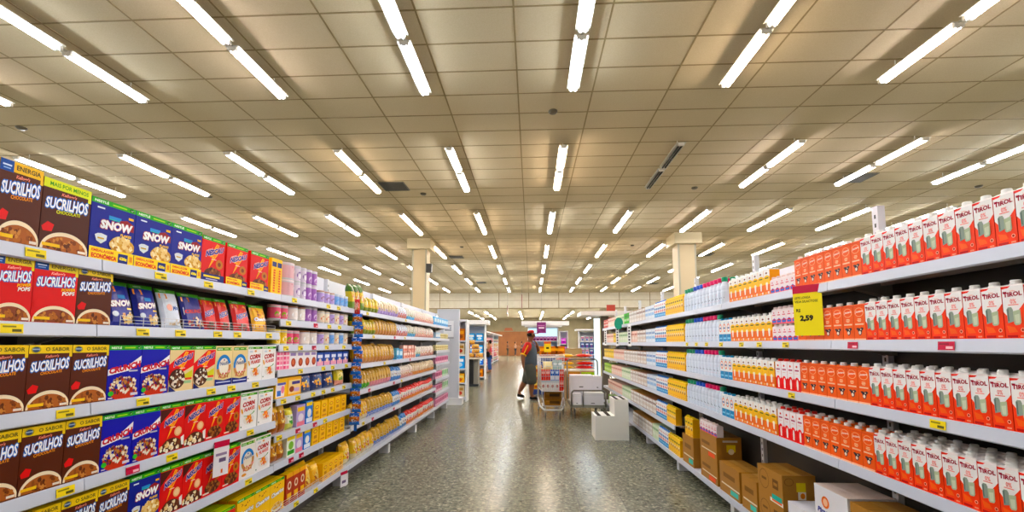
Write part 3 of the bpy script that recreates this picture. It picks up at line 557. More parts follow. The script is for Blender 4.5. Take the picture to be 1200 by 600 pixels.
def granite():
    m = bpy.data.materials.new('polished_granite'); m.use_nodes = True; nt = m.node_tree; b = nt.nodes['Principled BSDF']
    geo = nt.nodes.new('ShaderNodeNewGeometry')
    def ramp(stops):
        r = nt.nodes.new('ShaderNodeValToRGB'); e = r.color_ramp.elements
        while len(e) < len(stops): e.new(.5)
        for k, (p, c) in zip(e, stops): k.position = p; k.color = srgb(c)
        return r
    v = nt.nodes.new('ShaderNodeTexVoronoi'); v.inputs['Scale'].default_value = 48; nt.links.new(geo.outputs['Position'], v.inputs['Vector'])
    sep = nt.nodes.new('ShaderNodeSeparateColor'); nt.links.new(v.outputs['Color'], sep.inputs[0])
    r1 = ramp([(0, '#23261f'), (.22, '#4a5044'), (.5, '#6a6f5c'), (.74, '#8f8e74'), (.9, '#d0c8aa')]); r1.color_ramp.interpolation = 'CONSTANT'; nt.links.new(sep.outputs[0], r1.inputs[0])
    n = nt.nodes.new('ShaderNodeTexNoise'); n.inputs['Scale'].default_value = 2.2; n.inputs['Detail'].default_value = 6; nt.links.new(geo.outputs['Position'], n.inputs['Vector'])
    r2 = ramp([(.3, '#646c5c'), (.7, '#7f7c66')]); nt.links.new(n.outputs['Fac'], r2.inputs[0])
    n2 = nt.nodes.new('ShaderNodeTexNoise'); n2.inputs['Scale'].default_value = 24; n2.inputs['Detail'].default_value = 5; nt.links.new(geo.outputs['Position'], n2.inputs['Vector'])
    r3 = ramp([(.38, '#3c4236'), (.62, '#aaa58a')]); nt.links.new(n2.outputs['Fac'], r3.inputs[0])
    mx = nt.nodes.new('ShaderNodeMix'); mx.data_type = 'RGBA'; mx.inputs[0].default_value = .5; nt.links.new(r1.outputs[0], mx.inputs[6]); nt.links.new(r3.outputs[0], mx.inputs[7])
    m2 = nt.nodes.new('ShaderNodeMix'); m2.data_type = 'RGBA'; m2.inputs[0].default_value = .35; nt.links.new(mx.outputs[2], m2.inputs[6]); nt.links.new(r2.outputs[0], m2.inputs[7])
    nt.links.new(m2.outputs[2], b.inputs['Base Color'])
    rr = nt.nodes.new('ShaderNodeMapRange'); rr.inputs[3].default_value = .20; rr.inputs[4].default_value = .24; nt.links.new(n.outputs['Fac'], rr.inputs[0]); nt.links.new(rr.outputs[0], b.inputs['Roughness'])
    b.inputs['Specular IOR Level'].default_value = .6
    return m
GRAN = granite()
def slab(name, x0, x1, y0, y1, z0, z1, mat, parent=None):
    me = MB().box(x0, x1, y0, y1, z0, z1, '#808080').mesh(name, mat); return node(name, me, parent)
# floor: grout bed, single tiles where they can be told apart, one field beyond
floor = structure(slab('floor', -XW, XW, Y0, YB, -.10, -.004, GROUT))
FT, FX, FY = .41, .012, 3.43
ft = MB().box(-FT / 2 + .0025, FT / 2 - .0025, -FT / 2 + .0025, FT / 2 - .0025, -.006, 0, '#888888').mesh('floor_tile', GRAN)
near_tiles = set()
for i in range(-5, 5):
    for j in range(-1, 8):
        if -1.95 < FX + (i + .5) * FT < 1.75: near_tiles.add((i, j)); node('floor_tile', ft, floor, (FX + (i + .5) * FT, FY + (j + .5) * FT, 0))
mb = MB(); g = .0025
ib0, ib1 = min(i for i, j in near_tiles), max(i for i, j in near_tiles)
def strip(x0, x1, y0, y1):
    mb.add([(x0 + g, y0 + g, 0), (x1 - g, y0 + g, 0), (x1 - g, y1 - g, 0), (x0 + g, y1 - g, 0)], [(0, 1, 2, 3)], '#888888')
yn0, yn1 = FY - FT, FY + 8 * FT
for i in range(-51, 51):
    x0, x1 = FX + i * FT, FX + (i + 1) * FT
    if ib0 <= i <= ib1:
        strip(x0, x1, Y0, yn0)
        j = 0
        while yn1 + j * FT < 16: strip(x0, x1, yn1 + j * FT, yn1 + (j + 1) * FT); j += 1
        strip(x0, x1, yn1 + j * FT, YB)
    else: strip(x0, x1, Y0, YB)
stuff(node('tile_field', mb.mesh('tile_field', GRAN), floor))
# ceiling: hanging grid, single tiles near, one field of tiles beyond
mb = MB(); nx = range(int((-XW - GX) / TX) - 1, int((XW - GX) / TX) + 2); ny = range(int((Y0 - GY) / TY) - 1, int((Y1 - GY) / TY) + 1)
for i in nx:
    x = GX + i * TX; mb.box(x - .012, x + .012, Y0, Y1, CEIL - .004, CEIL + .03, '#555555')
for j in ny:
    y = GY + j * TY; mb.box(-XW, XW, y - .012, y + .012, CEIL - .003, CEIL + .03, '#555555')
mb.box(-XW, XW, Y0, Y1, CEIL + .06, CEIL + .1, '#555555')
ceiling = structure(node('ceiling', mb.mesh('ceiling', BAR)))
def to_px(X, Y, Z):
    Z -= EYE; xc = X * math.cos(YAW) + Y * math.sin(YAW); yc = -X * math.sin(YAW) + Y * math.cos(YAW)
    fw = yc * math.cos(PITCH) + Z * math.sin(PITCH); up = -yc * math.sin(PITCH) + Z * math.cos(PITCH)
    return (600 + FPX * xc / fw, CPY - FPX * up / fw) if fw > .05 else (-9999, -9999)
tl = MB().box(-TX / 2 + .006, TX / 2 - .006, -TY / 2 + .006, TY / 2 - .006, 0, .015, '#888888').mesh('ceiling_tile', TILE)
cells = [(i, j) for j in ny for i in nx]
seen = []
for i, j in cells:
    cx_, cy_ = GX + (i + .5) * TX, GY + (j + .5) * TY
    p = to_px(cx_, cy_ + .2, CEIL)
    if -30 < p[0] < 1230 and -25 < p[1] < 420: seen.append((cy_, abs(cx_), i, j))
seen = set((i, j) for _, _, i, j in sorted(seen)[:300])
mb = MB()
for i, j in cells:
    cx_, cy_ = GX + (i + .5) * TX, GY + (j + .5) * TY
    if (i, j) in seen: node('ceiling_tile', tl, ceiling, (cx_, cy_, CEIL + .001))
    else:
        a_, b_ = TX / 2 - .006, TY / 2 - .006
        mb.add([(cx_ - a_, cy_ - b_, CEIL + .001), (cx_ - a_, cy_ + b_, CEIL + .001), (cx_ + a_, cy_ + b_, CEIL + .001), (cx_ + a_, cy_ - b_, CEIL + .001)], [(0, 1, 2, 3)], '#888888')
stuff(node('tile_field', mb.mesh('tile_field', TILE), ceiling))
# walls, bulkhead and the lower hall beyond it
structure(slab('wall_left', -XW - .2, -XW, Y0, YB, 0, CEIL + .1, WALL))
structure(slab('wall_right', XW, XW + .2, Y0, YB, 0, CEIL + .1, WALL))
structure(slab('wall_front', -XW, XW, Y0 - .2, Y0, 0, CEIL + .1, WALL))
mb = MB().box(-XW, XW, Y1, Y1 + .25, ZB, CEIL + .1, '#dddddd')
bulk = structure(node('wall_bulkhead', mb.mesh('wall_bulkhead', BAR)))
bp = MB().box(-1.22, 1.22, -.02, 0, .01, .62, '#dddddd').mesh('bulkhead_panel', BULK)
for i in range(-8, 9):
    for k in range(2): node('bulkhead_panel', bp, bulk, (GX + i * 2.5 + 1.25, Y1, ZB + .04 + k * .64))
low = structure(slab('ceiling_low', -XW, XW, Y1 + .25, YB, ZB, ZB + .1, noise_mat('low_ceiling_paint', '#b9a98a', '#c2b294', 2, .8)))
back = structure(slab('wall_back', -XW, XW, YB, YB + .2, 0, CEIL, noise_mat('back_wall_paint', '#8d8062', '#988b6c', 1.2, .8)))

# ------------------------------------------------------------------ ceiling lights
LM = {'cool': emitter('tube_cool', (.80, .88, 1, 1), TUBE_POWER), 'white': emitter('tube_white', (.94, .96, 1, 1), TUBE_POWER), 'pink': emitter('tube_pinkish', (1, .90, .94, 1), TUBE_POWER), 'warm': emitter('tube_warm', (1, .80, .62, 1), TUBE_POWER), 'bright': emitter('tube_far_boosted', (1, .97, .92, 1), TUBE_POWER * 2.2)}  # last one: same kind of lamp, boosted to brighten the far hall
DEADT = printed('glass_tube_off', .2)
hous = MB(); hous.box(-.095, .095, -1.25, -.045, .040, .055, '#cfcabc'); hous.box(-.095, .095, .045, 1.25, .040, .055, '#d8d4c8'); hous.box(-.02, .02, -.05, .05, .040, .055, '#b9b4a6')
for y in (-1.0, 1.0): hous.bar((0, y, .05), (0, y, .22), .008, '#d8d4c8')
for y in (-1.25, -.085, .045, 1.21): hous.box(-.06, .06, y, y + .04, -.012, .04, '#e4e0d6')
hous_me = hous.mesh('housing', PAINT)
tube_me = {}
for k in LM: tube_me[k] = MB().bar((0, -.58, 0), (0, .58, 0), .026, '#ffffff', 8).mesh('tube', LM[k])
tube_me['off'] = MB().bar((0, -.58, 0), (0, .58, 0), .02, '#3a3a36', 8).mesh('tube', DEADT)
def fixture(x, y, z, hue, label, group=None):
    o = tag(node('ceiling_light', None, None, (x, y, z)), label, 'light', group)
    node('housing', hous_me, o)
    for sx in (-.032, .032):
        for sy in (-.645, .645): node('tube', tube_me[hue], o, (sx, sy, .012))
    return o
hues = {(-3, 2): 'cool', (-2, 2): 'pink', (-1, 2): 'cool', (0, 2): 'cool', (1, 2): 'warm', (2, 2): 'pink', (-4, 3): 'pink', (-3, 3): 'cool', (-2, 3): 'warm', (-1, 3): 'white', (0, 3): 'warm', (1, 3): 'off', (2, 3): 'pink', (3, 3): 'pink', (-2, 4): 'warm', (-1, 4): 'warm', (0, 4): 'white', (1, 4): 'white', (2, 4): 'pink', (-2, 5): 'warm', (-1, 5): 'warm', (0, 5): 'warm', (1, 5): 'warm', (-2, 6): 'white', (-1, 6): 'white', (0, 6): 'warm', (1, 6): 'cool', (-2, 7): 'white', (-1, 7): 'white', (0, 7): 'warm', (1, 7): 'cool', (-2, 8): 'cool', (-1, 8): 'cool', (0, 8): 'warm', (1, 8): 'cool'}
LCOL = ['far left', 'ninth left', 'eighth left', 'seventh left', 'sixth left', 'fifth left', 'fourth left', 'third left', 'second left', 'left of centre', 'right of centre', 'second right', 'third right', 'fourth right', 'fifth right', 'sixth right', 'seventh right', 'eighth right', 'ninth right']
LROW = ['behind', 'overhead', 'nearest visible row', 'second row', 'third row', 'fourth row', 'fifth row', 'sixth row', 'seventh row']
lr = random.Random(5)
HUEW = {'cool': 'bluish', 'white': 'white', 'pink': 'pinkish', 'warm': 'warm', 'off': 'unlit'}
for r_ in range(1, 9):
    for c_ in range(-8, 9):
        hue = hues.get((c_, r_)) or lr.choice(['cool', 'white', 'pink', 'white', 'warm'])
        x, y = .68 + 2.385 * c_, 9.75 + 4.45 * (r_ - 3)
        p, q = to_px(x, y - 1.25, CEIL), to_px(x, y + 1.25, CEIL)
        if not (-60 < p[0] < 1260 or -60 < q[0] < 1260) and r_ > 3: continue
        if r_ < 2: fixture(x, y, CEIL - .20, hue, '%s twin tube light above the camera' % HUEW[hue], 'ceiling lights above the camera')
        else: fixture(x, y, CEIL - .20, hue, '%s twin tube ceiling light, %s, %s' % (HUEW[hue], LROW[r_], LCOL[c_ + 10] + (' column')))
for k, x in enumerate((-9.6, -5.4, -4.0, -1.0, 1.0, 3.6, 6.2, 8.6)):
    for m_ in range(3): fixture(x, Y1 + 2.2 + m_ * 4.3, ZB - .22, 'bright', 'white tube light under the low far ceiling, %s line from left, %s from front' % (ORD[k], ORD[m_]))

# ------------------------------------------------------------------ shelving
XL, XR = -1.87, 1.65                        # front of the price rails, left and right
DEPTH = .32
BW = 1.33
RAILC, SHELFC, SHADE_BACK, PALE = '#c9cedb', '#d4d7de', '#3b3733', '#dfe0ea'  # back panels coloured dark to carry the shade behind the goods
def rail_mesh(w):
    mb = MB(); w2 = w / 2 - .002
    prof = [(0.003, -.001), (-.004, -.002), (-.009, -.050), (.000, -.056), (.003, -.050)]
    mb.prism(prof[::-1], -w2, w2, RAILC, 'x'); return mb.mesh('price_rail', PAINT)
def shelf_mesh(w):
    mb = MB(); w2 = w / 2 - .002
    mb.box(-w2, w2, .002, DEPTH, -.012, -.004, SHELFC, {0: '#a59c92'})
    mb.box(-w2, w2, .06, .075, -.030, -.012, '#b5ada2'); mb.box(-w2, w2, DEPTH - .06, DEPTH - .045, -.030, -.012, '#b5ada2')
    return mb.mesh('shelf', PAINT)
brk = MB(); brk.prism([(.02, -.014), (DEPTH, -.014), (DEPTH, -.085), (DEPTH - .04, -.085)], -.004, .004, '#9d968c', 'x'); BRK = brk.mesh('bracket', PAINT)
TAGM = {}
for k, c in (('y', '#f0d90a'), ('r', '#c02a4a')):
    t = MB(); t.box(-.034, .034, -.0015, 0, -.017, .017, c); t.box(-.028, .012, -.002, -.0015, .004, .010, '#8a7f1a' if k == 'y' else '#8a1a34'); t.box(.0, .028, -.002, -.0015, -.012, -.002, '#5f5a1a' if k == 'y' else '#f0c4cc')
    TAGM[k] = t.mesh('price_tag', CARD)
def upright_mesh(top):
    mb = MB(); mb.box(-.02, .02, DEPTH - .03, DEPTH + .01, 0, top, '#e6e6ea')
    z = .2
    while z < top - .03: mb.box(-.005, .005, DEPTH - .0312, DEPTH - .03, z, z + .022, '#45443f'); z += .05
    return mb.mesh('upright', PAINT)
def foot_mesh():
    mb = MB(); mb.box(-.035, .035, .0, DEPTH, .0, .115, '#dadce2'); return mb.mesh('base_foot', PAINT)
def kick_mesh(w): return MB().box(-w / 2, w / 2, .16, .18, .0, .14, '#45423d').mesh('kick_plate', PAINT)
def fence_mesh(w, h=.045):
    mb = MB()
    for z in (.012, h * .6, h): mb.bar((-w / 2, .004, z), (w / 2, .004, z), .0016, '#e8e8ea', 5)
    n = max(2, int(w / .11))
    for i in range(n + 1): mb.bar((-w / 2 + w * i / n, .004, 0), (-w / 2 + w * i / n, .004, h), .0016, '#e8e8ea', 5)
    return mb.mesh('wire_fence', CHROME)
UPR = {}; SHM = {}; FOOT = foot_mesh()
BAYS = []
def make_bay(side, ya, yb, shelves, top, up_top, label, last=False):
    """side -1 left / +1 right; shelves = heights of the rail tops above the floor"""
    w = yb - ya; X = XL if side < 0 else XR
    root = tag(node('shelving_bay', None, None, (X, (ya + yb) / 2, 0), math.pi / 2 if side < 0 else -math.pi / 2), label, 'shelf')
    key = round(w, 3)
    if key not in SHM: SHM[key] = (shelf_mesh(w), rail_mesh(w), kick_mesh(w))
    if up_top not in UPR: UPR[up_top] = upright_mesh(up_top)
    hi = max(shelves)
    node('back_panel', MB().box(-w / 2, w / 2, DEPTH, DEPTH + .012, .1, hi - .01, SHADE_BACK).mesh('back_panel', PAINT), root)
    node('header_panel', MB().box(-w / 2 + .02, w / 2 - .02, DEPTH, DEPTH + .012, hi - .005, top, PALE).mesh('header_panel', PAINT), root)
    xs = [-w / 2 + .02] if side < 0 else [w / 2 - .02]
    if last: xs = [-w / 2 + .02, w / 2 - .02]
    for x in xs: node('upright', UPR[up_top], root, (x, 0, 0)); node('base_foot', FOOT, root, (x - .015 * (1 if x > 0 else -1), .03, 0))
    node('kick_plate', SHM[key][2], root)
    sh = []
    for z in shelves:
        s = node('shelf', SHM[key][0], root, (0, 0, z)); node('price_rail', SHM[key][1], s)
        for x in (-w / 2 + .02, w / 2 - .02): node('bracket', BRK, s, (x, 0, 0))
        sh.append((z, s))
    BAYS.append(dict(side=side, ya=ya, yb=yb, shelves=sh, root=root))
LZ = dict(a=[.365, .081, -.251, -.56, -.878, -1.235], b=[.365, .181, -.01, -.197, -.406, -.667, -.872, -1.235], c=[.365, .105, -.223, -.507, -.855, -1.235], d=[.365, .10, -.14, -.40, -.70, -.96, -1.235])
LZ = {k: [round(EYE + z, 4) for z in v] for k, v in LZ.items()}
LB = [-.90, .42, 1.75, 3.085, 4.395, 5.71, 7.03, 8.35, 9.67]
LT = ['a', 'a', 'a', 'b', 'c', 'c', 'c', 'd']
LLAB = ['beside the camera', 'at the left edge of the photo', 'holding the cereal boxes', 'holding milk powder cans', 'just past the blue packet strip', 'fifth along the left aisle side', 'sixth along the left aisle side', 'at the far end of the left aisle side']
for i in range(8): make_bay(-1, LB[i], LB[i + 1], LZ[LT[i]], EYE + .68, EYE + .68, 'white metal shelving bay on the left %s' % LLAB[i] if 'left' not in LLAB[i] else 'white metal shelving bay %s' % LLAB[i], i == 7)
RZA = [round(EYE + z, 4) for z in (.342, .018, -.300, -.619, -1.275)]
RZB = [round(EYE + z, 4) for z in (.342, .018, -.300, -.619, -.945, -1.275)]
RB = [-.25, 1.09, 2.426, 3.753, 5.09, 6.42, 7.75, 9.95]
RB = [-.25, 1.09, 2.426, 3.753, 5.09, 6.42, 7.75, 8.95, 9.95]
RLAB = ['on the right beside the camera', 'on the right with rows of skimmed milk cartons', 'on the right with shipping cases on its base shelf', 'on the right holding the white bottles', 'on the right with yellow and blue cartons', 'on the right behind the white step stool', 'second from the far end on the right', 'at the far end on the right']
for i in range(8): make_bay(1, RB[i], RB[i + 1], RZA if i < 4 else RZB, EYE + .585, EYE + .77, 'grey white metal shelving bay %s' % RLAB[i], i == 7)

def y_at(px, X, Z):
    lo, hi = .3, 60.0
    for _ in range(50):
        mid = (lo + hi) / 2; p = to_px(X, mid, Z)[0]
        if (p < px) == (X < 0): lo = mid
        else: hi = mid
    return (lo + hi) / 2
def find_shelf(side, y, z):
    for b in BAYS:
        if b['side'] == side and b['ya'] <= y <= b['yb']: return b, min(b['shelves'], key=lambda s: abs(s[0] - z))
    return None, None
def add_tags(side, z, pxs, hue='y'):
    X = XL if side < 0 else XR
    for px in pxs:
        y = y_at(px, X, z); b, s = find_shelf(side, y, z)
        if b is None: continue
        xm = (y - (b['ya'] + b['yb']) / 2) * (1 if side < 0 else -1)
        node('price_tag', TAGM[hue], s[1], (xm, -.009, -.028), (math.radians(-5), 0, 0))
def add_fence(side, z, ya, yb):
    b, s = find_shelf(side, (ya + yb) / 2, z)
    node('wire_fence', fence_mesh(yb - ya), s[1], ((((ya + yb) / 2) - (b['ya'] + b['yb']) / 2) * (1 if side < 0 else -1), 0, 0))
SET = .012
COUNT = {}
def run(side, z, shelf, items, gap=.985, fit=True, rnd=0.0):
    """items: (product key or list of keys, px0, px1, n[, options]) standing on the shelf whose rail top is z"""
    rr = random.Random(int(z * 1000) + side)
    for it in items:
        keys, p0, p1, n = it[:4]; op = it[4] if len(it) > 4 else {}
        ks = keys if isinstance(keys, list) else [keys]
        X = (XL - SET) if side < 0 else (XR + SET)
        hh = PRODUCTS[ks[0]]['h']
        ya, yb = sorted((y_at(p0, X, z + hh / 2), y_at(p1, X, z + hh / 2))) if not op.get('metric') else sorted((p0, p1))
        same = [b for b in BAYS if b['side'] == side and any(abs(q[0] - z) < .004 for q in b['shelves'])]
        lo_, hi_ = min(b['ya'] for b in same) + .004, max(b['yb'] for b in same) - .004
        ya, yb = max(ya, lo_), min(yb, hi_)
        above = [q[0] for b in same for q in b['shelves'] if q[0] > z + .01]
        room = (min(above) - z - .042) if above else 9.0
        seg = (yb - ya) / n; rows = op.get('rows', 1); lays = op.get('layers', 1)
        order = range(n)
        for i in order:
            # left to right in the photo: +Y on the left side, -Y on the right side
            y = ya + (i + .5) * seg if side < 0 else yb - (i + .5) * seg
            k = ks[i % len(ks)]; P = PRODUCTS[k]
            sc = min(1.08, seg / P['w'] * gap) if fit else 1.0
            for r in range(rows):
                for l in range(lays):
                    if r and l: continue
                    dep = P['d'] / 2 + r * (P['d'] + .004) + op.get('back', 0)
                    x = X + side * dep
                    jx = rr.uniform(-1, 1) * rnd
                    zz = z - .0038 + (l * (P['h'] + .0005) if not r else 0)
                    sz = min(1.0, room / (P['h'] * lays)); zz = z - .0038 + (l * (P['h'] * sz + .0005) if not r else 0)
                    base = P['desc'] + ' on ' + shelf
                    if r: lab, grp = '%s, %s row, %s from left' % (base, ORD[r], ORD[i]), P['desc'] + ' behind front row, ' + shelf
                    else:
                        ck = (P['desc'], shelf); COUNT[ck] = COUNT.get(ck, 0) + 1
                        lab, grp = (base, COUNT[ck]), P['desc'] + ', ' + shelf
                    o = place(k, x + jx * .01, y, zz, (math.pi / 2 if side < 0 else -math.pi / 2) + jx * .3, 'x', grp, ((sc, sc, sz) if P['cat'] == 'can' else (sc, 1, sz * (1 - .12 * rr.random() * (rnd > 0)))) if fit else None)
                    if r: o['label'] = lab
                    else: PENDING.append((o, ck, COUNT[ck], base))
PENDING = []
def finish_labels():
    for o, ck, i, base in PENDING:
        n = COUNT[ck]
        if n == 1: o['label'] = base; del o['group']
        else: o['label'] = '%s, %s from left' % (base, ORD[min(i - 1, 29)] if i < n or n < 4 else 'last')
A = LZ['a']
run(-1, A[0], 'top left shelf', [('suc_energy', -62, -4, 1), ('suc_energy', -4, 48, 1), ('suc_more', 48, 105, 1), ('snow', 105, 236, 3), ('nescau_navy', 236, 263, 1), ('nescau_banner', 263, 316, 2), ('economy_side', 317, 331, 1)])
run(-1, A[1], 'second left shelf', [('suc_pops', -75, 38, 2), ('suc_pops', 38, 90, 1), ('suc_choc', 90, 131, 1)])
run(-1, A[1], 'second left shelf', [('bag_snow', 136, 197, 2, {'back': .01}), ('bag_moca', 198, 222, 1, {'back': .01}), ('bag_crunch', 223, 248, 1, {'back': .01}), ('bag_nescau', 247, 279, 2, {'back': .02}), ('bag_nescau', 280, 301, 1, {'back': .01}), ('bag_cheerios', 300, 322, 1, {'back': .01})])
run(-1, A[2], 'third left shelf', [('suc_choc', -32, 126, 3), ('crunch', 126, 198, 2), ('nescau_beige', 198, 252, 2), ('nesfit', 252, 290, 2), ('corn', 290, 323, 2)])
run(-1, A[3], 'fourth left shelf', [('suc_choc', -40, 118, 3), ('crunch', 118, 187, 2), ('nescau_ball', 187, 241, 2), ('nescau_plain', 241, 281, 2), ('corn', 281, 320, 2)])
run(-1, A[4], 'fifth left shelf', [('suc_choc', -45, 150, 4), ('snow_small', 150, 187, 1), ('nescau_ball', 187, 237, 2), ('nescau_plain', 237, 281, 2), ('nesfit_white', 281, 299, 1), ('corn', 299, 317, 1)])
run(-1, A[5], 'bottom left shelf', [('nescau_low', 160, 277, 3, {'rows': 3}), ('cheerios', 277, 333, 3, {'rows': 3})])
add_fence(-1, A[1], 1.86, 3.04)
for z, ys, rs in ((A[0], [40, 187, 243, 293], []), (A[1], [12, 166, 210, 254, 277, 314], []), (A[2], [75, 166, 246, 270, 298], []), (A[3], [75, 200, 292], [154]), (A[4], [290], [])):
    add_tags(-1, z, ys); add_tags(-1, z, rs, 'r')
B = LZ['b']; s2 = ', milk powder bay'
run(-1, B[0], 'top shelf' + s2, [('can_pinkbrown', 333, 349, 1, {'layers': 2}), (['can_purple', 'can_purple', 'can_violet', 'can_violet'], 349, 375, 4, {'layers': 2}), (['can_lilac', 'can_lilac', 'can_lilac', 'can_blue', 'can_blue', 'can_blue'], 376, 409, 6)])
run(-1, B[1], 'second shelf' + s2, [('can_pink', 321, 343, 2), ('can_brownwhite', 343, 361, 2), ('can_violet', 361, 375, 2), (['can_peach', 'can_peach', 'can_lilac', 'can_peach', 'can_lilac', 'can_peach'], 376, 409, 6)])
run(-1, B[2], 'third shelf' + s2, [('can_yellow', 323, 341, 2), ('can_pink', 341, 356, 2), ('can_brownwhite', 356, 374, 2), (['can_lilac', 'can_peach', 'can_blue', 'can_peach', 'can_blue', 'can_peach'], 375, 409, 6)])
run(-1, B[3], 'fourth shelf' + s2, [('x_pinkpack', 323, 339, 2, {'layers': 2}), ('x_whitecircle', 339, 371, 4), ('x_bluepack', 371, 408, 5)])
run(-1, B[4], 'fifth shelf' + s2, [('x_yellowbaby', 322, 337, 1), ('x_yellowbrown', 337, 353, 1), ('b_navy', 353, 394, 3), ('b_yellow_pink', 394, 408, 1)])
run(-1, B[5], 'sixth shelf' + s2, [('b_yellow_brown', 321, 338, 2), ('b_greenwhite', 338, 347, 1), ('x_lilacbox', 347, 358, 1), ('x_bluebox', 358, 367, 1), ('x_cornstarch', 367, 406, 5)])
run(-1, B[6], 'seventh shelf' + s2, [('b_yellow_brown', 320, 336, 2), ('x_greenbox', 336, 346, 1), ('x_lilacbox', 346, 355, 1), ('x_bluebox', 355, 365, 1), ('x_cornstarch', 365, 404, 5, {'layers': 1, 'rows': 2})])
run(-1, B[7], 'bottom shelf' + s2, [('oat_box', 335, 358, 3), ('b_yellow', 358, 378, 2, {'rows': 2}), ('x_cornstarch', 378, 402, 4, {'rows': 3}), ('b_yellow_red', 403, 414, 1)])
add_fence(-1, B[7], 3.1, 4.35)
for z, ys, rs in ((B[0], [344, 384, 396], []), (B[1], [337, 385, 397], [369]), (B[2], [334, 351, 382, 402], [367]), (B[3], [351, 378, 389, 405], []), (B[4], [331, 348, 366, 378, 389, 402], []), (B[5], [326, 380], [348, 368]), (B[6], [], [340, 352]), (B[7], [346, 369], [])):
    add_tags(-1, z, ys); add_tags(-1, z, rs, 'r')
C = LZ['c']; s3 = ', left snack bays'
run(-1, C[0], 'top shelf' + s3, [('b_greenyellow', 414, 430, 3), ('b_yellowgreen', 430, 445, 4), ('b_cream_purple', 445, 468, 8), ('b_white_blue', 468, 478, 4), ('b_white_sky', 478, 487, 4), ('b_white_pink', 487, 509, 12)], rnd=.5, gap=.93)
run(-1, C[1], 'second shelf' + s3, [('b_greenyellow', 417, 427, 2), ('b_yellowgreen', 427, 442, 4), ('b_gold', 442, 467, 8), ('b_white_blue', 467, 479, 5), ('b_white_sky', 479, 488, 4), ('b_white_pink', 488, 509, 11)], rnd=.5, gap=.93)
run(-1, C[2], 'third shelf' + s3, [('b_gold', 420, 464, 12), ('x_skypack', 464, 472, 2), ('x_pinkstack', 472, 487, 6, {'layers': 2}), ('b_white_sky', 487, 494, 3), ('b_white_pink', 494, 509, 8)], rnd=.5, gap=.93)
run(-1, C[3], 'fourth shelf' + s3, [('b_gold_green', 420, 435, 4), ('b_gold_pink', 435, 460, 8), ('b_blue_white', 460, 471, 5), ('b_white_pink', 471, 485, 7), ('b_beige_orange', 485, 509, 14)], rnd=.5, gap=.93)
run(-1, C[4], 'fifth shelf' + s3, [('b_yellow_red', 415, 433, 5), ('b_gold_blue', 433, 462, 9), ('b_blue_white', 462, 470, 4), ('b_red_white', 470, 508, 22)], rnd=.5, gap=.93)
run(-1, C[5], 'bottom shelf' + s3, [('b_yellow_red', 416, 440, 5), ('b_gold_blue', 440, 470, 9), ('b_blue_white', 470, 478, 3), ('b_red_white', 478, 509, 18)], rnd=.5, gap=.93)
add_fence(-1, C[4], 4.45, 5.69); add_fence(-1, C[5], 4.45, 5.69)
for z, ys, rs in ((C[0], [430, 475], []), (C[1], [437, 474], [462]), (C[2], [450], [480]), (C[3], [470], [432, 461]), (C[4], [425], [436, 461])):
    add_tags(-1, z, ys); add_tags(-1, z, rs, 'r')
D = LZ['d']; s4 = ', last left bay'
for zi, nm, its in ((0, 'top shelf', [('x_skypack', 509, 525, 6)]), (1, 'second shelf', [('x_bluepale', 510, 516, 4), ('x_creambox', 516, 525, 5)]), (2, 'third shelf', [('x_creambox', 510, 525, 9)]), (3, 'fourth shelf', [('x_plumbox', 510, 525, 9)]),
                    (4, 'fifth shelf', [('x_plumbox', 510, 518, 5), ('x_greenwhite', 518, 525, 4)]), (5, 'sixth shelf', [('x_plumbox', 510, 518, 5), ('x_greenwhite', 518, 525, 4)]), (6, 'bottom shelf', [('x_plumbox', 510, 525, 9)])):
    run(-1, D[zi], nm + s4, its)

# right side: the same blocks of cartons on every shelf
R = RZA
RN = ['top right shelf', 'second right shelf', 'third right shelf', 'fourth right shelf']
ys = lambda px: y_at(px, XR + SET, EYE)
yT, pitch = ys(1016), .0692
def fill(key, ya, yb, w): n = max(1, round((yb - ya) / w)); return (key, ya, yb, n, {'metric': 1})
for i, z in enumerate(RZA[:4]):
    def blk(k, a, b, n, rows=1, layers=1): return (k, ys(b), ys(a), n, {'metric': 1, 'rows': rows, 'layers': layers})
    rows = (1, 1, 1, 2)[i]
    its = [('tirol', yT - 14 * pitch, yT, 14, {'metric': 1, 'rows': (1, 1, 2, 3)[i]}), blk('jussara', 936, 1016, 8 if i == 0 else 7, rows)]
    if i < 2: its += [blk('minipack', 906, 936, 5, 1, i + 1)]
    else: its += [blk('redwhite', 907, 936, 4, rows)]
    its += [blk('yelloworange', 857, 906, 8, rows)]
    if i: its += [blk('bluewhite', 843, 857, 3, 1), blk(['bot_green'] * 3 + ['bot_blue'] * 3 + ['bot_pink'] * 4, 802, 843, 11, 1)]
    else: its += [blk(['bot_green'] * 3 + ['bot_blue'] * 3 + ['bot_pink'] * 5, 802, 850, 12, 2)]
    its += [blk('yellow', 781, 802, 9), blk('bluebase', 768, 781, 7), blk('c_palebox', 757, 768, 3), blk('c_whitebrown', 747, 757, 3), blk('c_white' if i != 1 else 'c_rose', 738, 747, 3)]
    if i == 0: its += [blk('c_green', 732, 738, 2), blk('c_palegreen', 722, 732, 4), blk('c_rose', 713, 722, 4), blk('c_brick', 708, 713, 2)]
    elif i == 1: its += [blk('c_palegreen', 725, 738, 5), blk('c_lemon', 719, 725, 2), blk('c_rose', 708, 719, 4)]
    elif i == 2: its += [blk('c_white', 731, 738, 2), blk('c_rose', 719, 731, 4), blk('c_lemon', 708, 719, 4)]
    else: its += [blk('c_palegreen', 728, 738, 4), blk('c_rose', 716, 728, 5), blk('c_lime', 708, 716, 4)]
    run(1, z, RN[i], its, gap=.96)
its = lambda *k: [(a_, ys(q), ys(p), n, {'metric': 1, 'rows': r_}) for a_, p, q, n, r_ in k]
